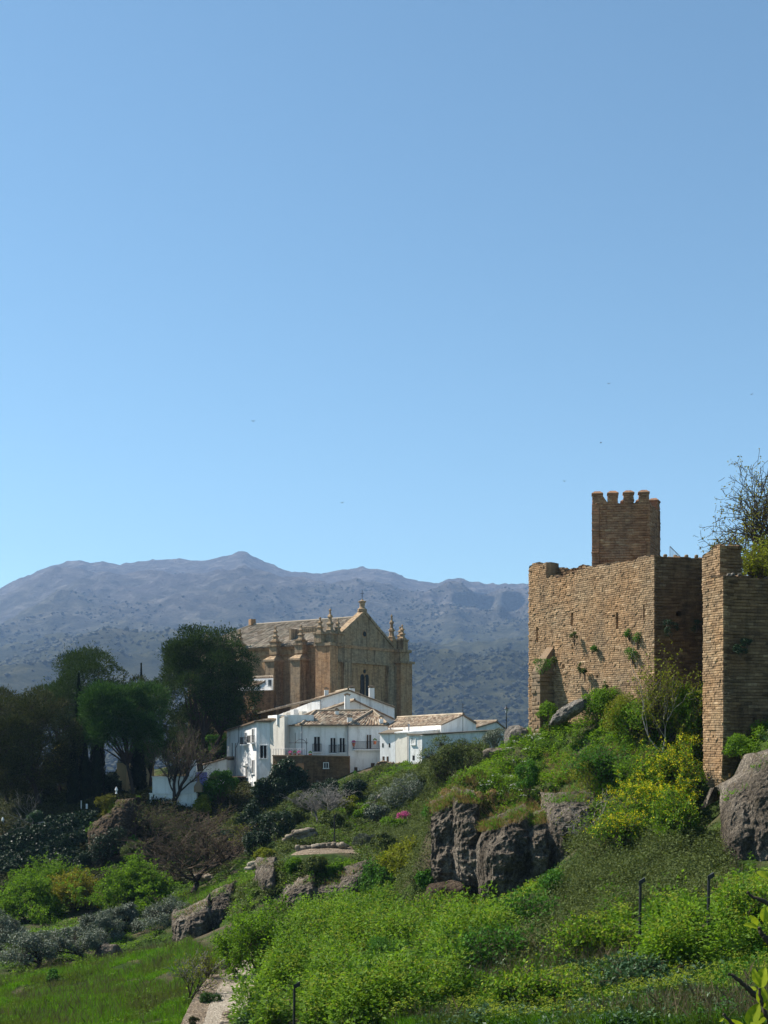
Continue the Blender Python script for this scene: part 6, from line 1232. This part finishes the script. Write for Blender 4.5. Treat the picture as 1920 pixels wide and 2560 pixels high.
for i, (px, py, Y, w_, h_, mt, fl, lb) in enumerate(((1130, 2330, 70, 150, 110, 'weed', 'umbel', 'tall bright weed clump below the boulder at the cliff foot'), (1230, 2420, 60, 170, 120, 'bushgreen', None, 'plain green weed clump in the middle of the lower slope'), (860, 2370, 68, 140, 100, 'weed', 'umbel', 'bright weed clump on the slope right of the young path tree'), (1000, 2500, 54, 180, 130, 'weed', 'umbel', 'largest yellow green weed clump near the bottom of the slope'), (1330, 2330, 66, 130, 110, 'bushgreen', None, 'dark leafy bush below the narrow end of the bramble thicket'), (1480, 2400, 56, 170, 120, 'weed', 'umbel', 'bright weed clump left of the floodlight before the bramble'), (1685, 2400, 52, 100, 70, 'weed', 'umbel', 'tall yellow green weeds between the two floodlights on the right'), (1885, 2340, 50, 140, 130, 'weed', 'umbel', 'tall yellow green weeds under the huge rock at the right edge'), (820, 2510, 54, 160, 120, 'weed', None, 'plain leafy weed clump right of the nearest floodlight'), (1340, 2520, 47, 190, 120, 'weed', 'umbel', 'yellow green weed clump at the bottom edge among the grass'), (1600, 2470, 47, 180, 90, 'weedblue', None, 'glossy weed clump at the top of the bottom right grass'))):
    hb = hit(px, py); bare_tree('weed_clump', lb, px, hb[1], (px - w_ * .6, py - h_, px + w_ * .6, py), 640 + i, 'brownstem', 'brownstem', levels=((5, .95, .8, .15), (5, .7, .75, .15), (5, .6, .7, .1)), r0=.025, stems=9, leaf=mt, nleaf=3200, L=.18, W=.11, cat='plant', spread=1.1, trunk=.36, wig=.2, up=.05, base=hb, flowers=fl, nf=800 if fl else 0, fL=.12)
shrub('leafy_shrub', 'feathery green bush in the middle of the weedy slope', 960, 2430, 60, 130, 80, 'bushgreen', 273, 4500, .12, .035, 14, .42)
shrub('leafy_shrub', 'green weed clump hanging over the huge grey rock', 1870, 1900, 71, 110, 60, 'weed', 274, 3000, .13, .08)
bushy('spring_bush', 'tall bright green bush climbing the corner between dark wall face and right tower', 1725, 85, (1665, 1690, 1775, 1850), 611, 'bush', 9000, .16, .1)
bushy('spring_bush', 'bright green bush in front of the wall corner, left of the fig tree', 1610, 87, (1540, 1720, 1680, 1870), 612, 'bush', 9000, .16, .1)
bushy('spring_bush', 'green bush on the bank below the thorny shrub', 1500, 86, (1430, 1850, 1580, 1960), 613, 'bushgreen', 7000, .15, .09)
bushy('spring_bush', 'bright bush on the bank above the mustard clump', 1600, 83, (1540, 1860, 1680, 1960), 614, 'bush', 7000, .15, .09)
shrub('leafy_shrub', 'yellow green creeper draped over the gap between the lobed cliff and the grey rock face', 1385, 2110, 80.0, 70, 120, 'dots', 615, 3400, .13, .08, 14, .4)
shrub('leafy_shrub', 'green tuft hanging over the top of the front cliff lobe', 1300, 2060, 81.0, 70, 50, 'weed', 616, 1800, .14, .08, 10, .45)
shrub('leafy_shrub', 'dry brown tuft hanging over the left cliff lobe', 1130, 2010, 86.0, 60, 40, 'drygrass', 617, 1600, .22, .04, 8, .5)
shrub('leafy_shrub', 'dry brown tuft hanging over the second cliff lobe', 1215, 2020, 84.2, 70, 44, 'drygrass', 618, 1800, .22, .04, 8, .5)
WP = [(1436, 1592, 96.9, 12, 28, 'grey green tuft growing at the wall seam'), (1574, 1584, 92.2, 16, 22, 'green tuft on the fortress wall, upper left of the pair near the corner'), (1594, 1596, 91.5, 18, 34, 'largest green tuft on the fortress wall near its corner'), (1582, 1638, 91.8, 24, 34, 'green and yellow tuft below the corner pair on the wall'), (1480, 1620, 95.2, 16, 16, 'small green tuft in the middle of the fortress wall'), (1450, 1668, 96.2, 8, 34, 'thin green trail on the wall under the seam'), (1462, 1684, 95.8, 9, 28, 'dark green trail right of the thin one on the wall'), (1512, 1724, 93.9, 11, 42, 'dark green trailing tuft low on the wall above the broad shrub'), (1358, 1664, 96.5, 44, 34, 'green weeds on the top of the ruined buttress'), (1388, 1655, 97.4, 16, 30, 'dark weed on the right shoulder of the ruined buttress'),
      (1676, 1570, 89.6, 40, 50, 'dark caper bush on the shaded wall face'), (1742, 1562, 89.6, 26, 30, 'small dark caper bush deep in the recess'), (1851, 1625, 79.7, 40, 28, 'dark plant tuft on the right tower front'), (1868, 1605, 79.8, 26, 26, 'smaller dark plant tuft above right on the right tower front')]
for i, (px, py, Y, w_, h_, lb) in enumerate(WP): w_, h_ = (w_ * 1.4, h_ * 1.3) if i < 8 else (w_, h_); shrub('wall_plant', lb, px, py + h_ / 2, Y - .1, w_, h_, 'bushgreen' if i in (1, 2, 3, 4, 8) else ('ivy' if i > 9 else 'bramble'), 280 + i, 420 if w_ < 30 else 900, .11, .05, 6, .6, 'plant', 'plants growing on the fortress walls', stem=True)
# tree at the right edge behind the walls
bare_tree('budding_tree', 'tall tree with thin dark branches and tiny new leaves at the right edge', 1950, 97, (1800, 1095, 2150, 1460), 293, 'bark', 'bark', r0=.26, leaf='bushyellow', nleaf=9500, L=.16, W=.10, wig=.2, up=-.01, base=P(1950, 1480, 97), trunk=.34, spread=.75, stems=6, twig_r=2.1, levels=((6, .9, .9, .2), (6, .7, .75, .2), (5, .6, .7, .2), (4, .5, .65, .2)))
bare_tree('leafy_tree', 'dense yellow green ivy clad bush hanging over the right tower top', 1900, 88, (1836, 1325, 1985, 1460), 292, 'bark', 'twig', levels=((6, .95, .75, .15), (5, .7, .7, .15), (5, .6, .7, .1)), r0=.07, stems=5, leaf='dots', nleaf=5200, L=.16, W=.1, spread=.8, trunk=.4, base=P(1900, 1470, 88))

# footpath
pr = [(530, 2640, 53.5), (565, 2560, 60), (578, 2520, 64.5), (596, 2480, 69), (618, 2450, 74), (640, 2430, 78.5), (690, 2410, 82)]
cl_ = np.array([XY(a, c) for a, _, c in pr]); tt = np.linspace(0, len(cl_) - 1, 70); ii = np.minimum(tt.astype(int), len(cl_) - 2); ff = (tt - ii)[:, None]; cc = cl_[ii] * (1 - ff) + cl_[ii + 1] * ff
for _ in range(6): cc[1:-1] = (cc[:-2] + 2 * cc[1:-1] + cc[2:]) / 4
dd = unit(np.gradient(cc, axis=0)); nn = np.stack([dd[:, 1], -dd[:, 0]], 1)
def ribbon(name, w0, w1, lift, mat, seg=9):
    u = np.linspace(w0, w1, seg); q = cc[:, None] + nn[:, None] * u[None, :, None]; z = tz(q[..., 0], q[..., 1]); mid = tz(cc[:, 0], cc[:, 1])[:, None]
    g = np.concatenate([q, (np.maximum(z * .35 + mid * .65, z) + lift)[..., None]], -1); m = MB(); m.grid(g, .5, 0, True); return struct(m.build(name, M[mat]))
ribbon('footpath', -1.05, 1.0, .09, 'path'); ribbon('path_verge', -2.1, -1.06, .06, 'sand')
sx = np.array([P(*q)[:2] for q in ((690, 2158, 111.5), (745, 2112, 121), (880, 2112, 121), (915, 2155, 112.5))]); u = np.linspace(0, 1, 14)
q = (sx[0] * (1 - u)[:, None] + sx[3] * u[:, None])[None] * (1 - u)[:, None, None] + (sx[1] * (1 - u)[:, None] + sx[2] * u[:, None])[None] * u[:, None, None]
m = MB(); m.grid(np.concatenate([q, (tz(q[..., 0], q[..., 1]) + .10)[..., None]], -1), .5, 0, True); struct(m.build('sandy_ground', M['sand']))

# branches with fresh leaves close to the camera at the lower right
def near_leaf(mb, b, ax, up, L, W, tn):
    ax = unit(np.asarray(ax, float)); sd_ = unit(np.cross(ax, up)); nr = np.cross(sd_, ax); t = np.linspace(0, 1, 9)[:, None, None]; s = np.linspace(-1, 1, 7)[None, :, None]
    wd = W * np.sin(np.pi * np.clip(t, .0, 1) ** .8) ** .75 * .5; G = b + ax * L * t + sd_ * wd * s + nr * (np.abs(s) * wd * .35 - L * .22 * t ** 2 + .03 * L * np.sin(t * 20) * np.abs(s)); mb.grid(G, tn, 0, True)
def near_branch(label, pts, Y, rad, leaves_, seed, bud=None):
    r = RS(seed); q = np.array([P(a, b, Y + d) for a, b, d in pts]); t = np.linspace(0, 1, 22); k = np.linspace(0, 1, len(q)); w_ = np.stack([np.interp(t, k, q[:, i]) for i in range(3)], 1)
    for _ in range(3): w_[1:-1] = (w_[:-2] + 2 * w_[1:-1] + w_[2:]) / 4
    w_[1:-1] += r.normal(size=(20, 3)) * .0012
    o = thing('leafy_branch', q[0], label, 'branch', 'branches close to the camera'); m = MB(); m.tubes(w_[None], (np.linspace(rad, rad * .4, 22) * (1 + .15 * r.rand(22)))[None], 8); m.build('twig', M['bark'], o)
    for (px, py, dx, dy, L, W) in leaves_:
        b = P(px, py, Y + r.normal() * .03); ax = np.array([dx, r.normal() * .25, -dy]); m = MB(); near_leaf(m, b, ax, unit(np.array([.2 * r.normal(), -.8, .5 + .3 * r.normal()])), L * Y / F_PX, W * Y / F_PX, .3 + .7 * r.rand()); m.build('leaf', M['nearleaf'], o)
    return o
near_branch('leafless dark twig tip entering at the right edge beside the floodlight post', [(1960, 2275, 0), (1925, 2262, 0), (1900, 2248, 0), (1880, 2243, 0), (1868, 2230, 0)], 4.2, .009, [(1924, 2196, -.9, -.6, 36, 18)], 1)
near_branch('dark twig with four yellow green leaves at the right edge', [(1970, 2390, 0), (1930, 2360, 0), (1907, 2340, 0), (1897, 2318, 0)], 4.0, .013, [(1895, 2320, -.95, -.35, 38, 17), (1893, 2315, -.55, -.9, 34, 19), (1908, 2305, .25, -1, 44, 26), (1915, 2308, .8, -.7, 46, 24)], 2)
near_branch('bare dark twig slanting down towards the lowest leaves', [(1950, 2530, 0), (1885, 2486, 0), (1862, 2462, 0), (1840, 2445, 0), (1822, 2433, 0)], 3.9, .010, [(1892, 2475, -.9, -.3, 22, 12)], 3)
near_branch('twig with the upper pair of large yellow green leaves in the bottom right corner', [(1945, 2620, 0), (1925, 2560, 0), (1905, 2510, 0), (1898, 2470, 0)], 3.8, .009, [(1899, 2470, .15, -1, 54, 34), (1897, 2462, -.4, -1, 44, 20), (1903, 2512, .05, -.9, 50, 30), (1908, 2520, .9, -.3, 40, 24)], 4)
near_branch('lowest leafy twig in the bottom right corner with the largest leaf', [(1880, 2640, 0), (1860, 2590, 0), (1830, 2560, 0), (1808, 2535, 0)], 3.8, .009, [(1862, 2570, -.95, -.35, 58, 24), (1870, 2565, .45, -.85, 66, 34), (1810, 2545, -.4, .3, 16, 9), (1880, 2560, .9, -.6, 52, 28), (1895, 2575, .6, .1, 50, 28)], 5)

# ------------------------------------------------------------------ haze
mb = MB(); mb.box((0, 3800, -160), 16400, 8200, 1460)
hz = mb.build('haze', NT('haze_air').m); t = hz.data.materials[0].node_tree; out = [n for n in t.nodes if n.type == 'OUTPUT_MATERIAL'][0]
pv = t.nodes.new('ShaderNodeVolumePrincipled'); pv.inputs['Color'].default_value = (.40, .62, 1.0, 1); pv.inputs['Density'].default_value = .000074; pv.inputs['Anisotropy'].default_value = .1
t.links.new(pv.outputs[0], out.inputs['Volume']); struct(hz, 'stuff', 'thin blue haze in the air towards the mountain')
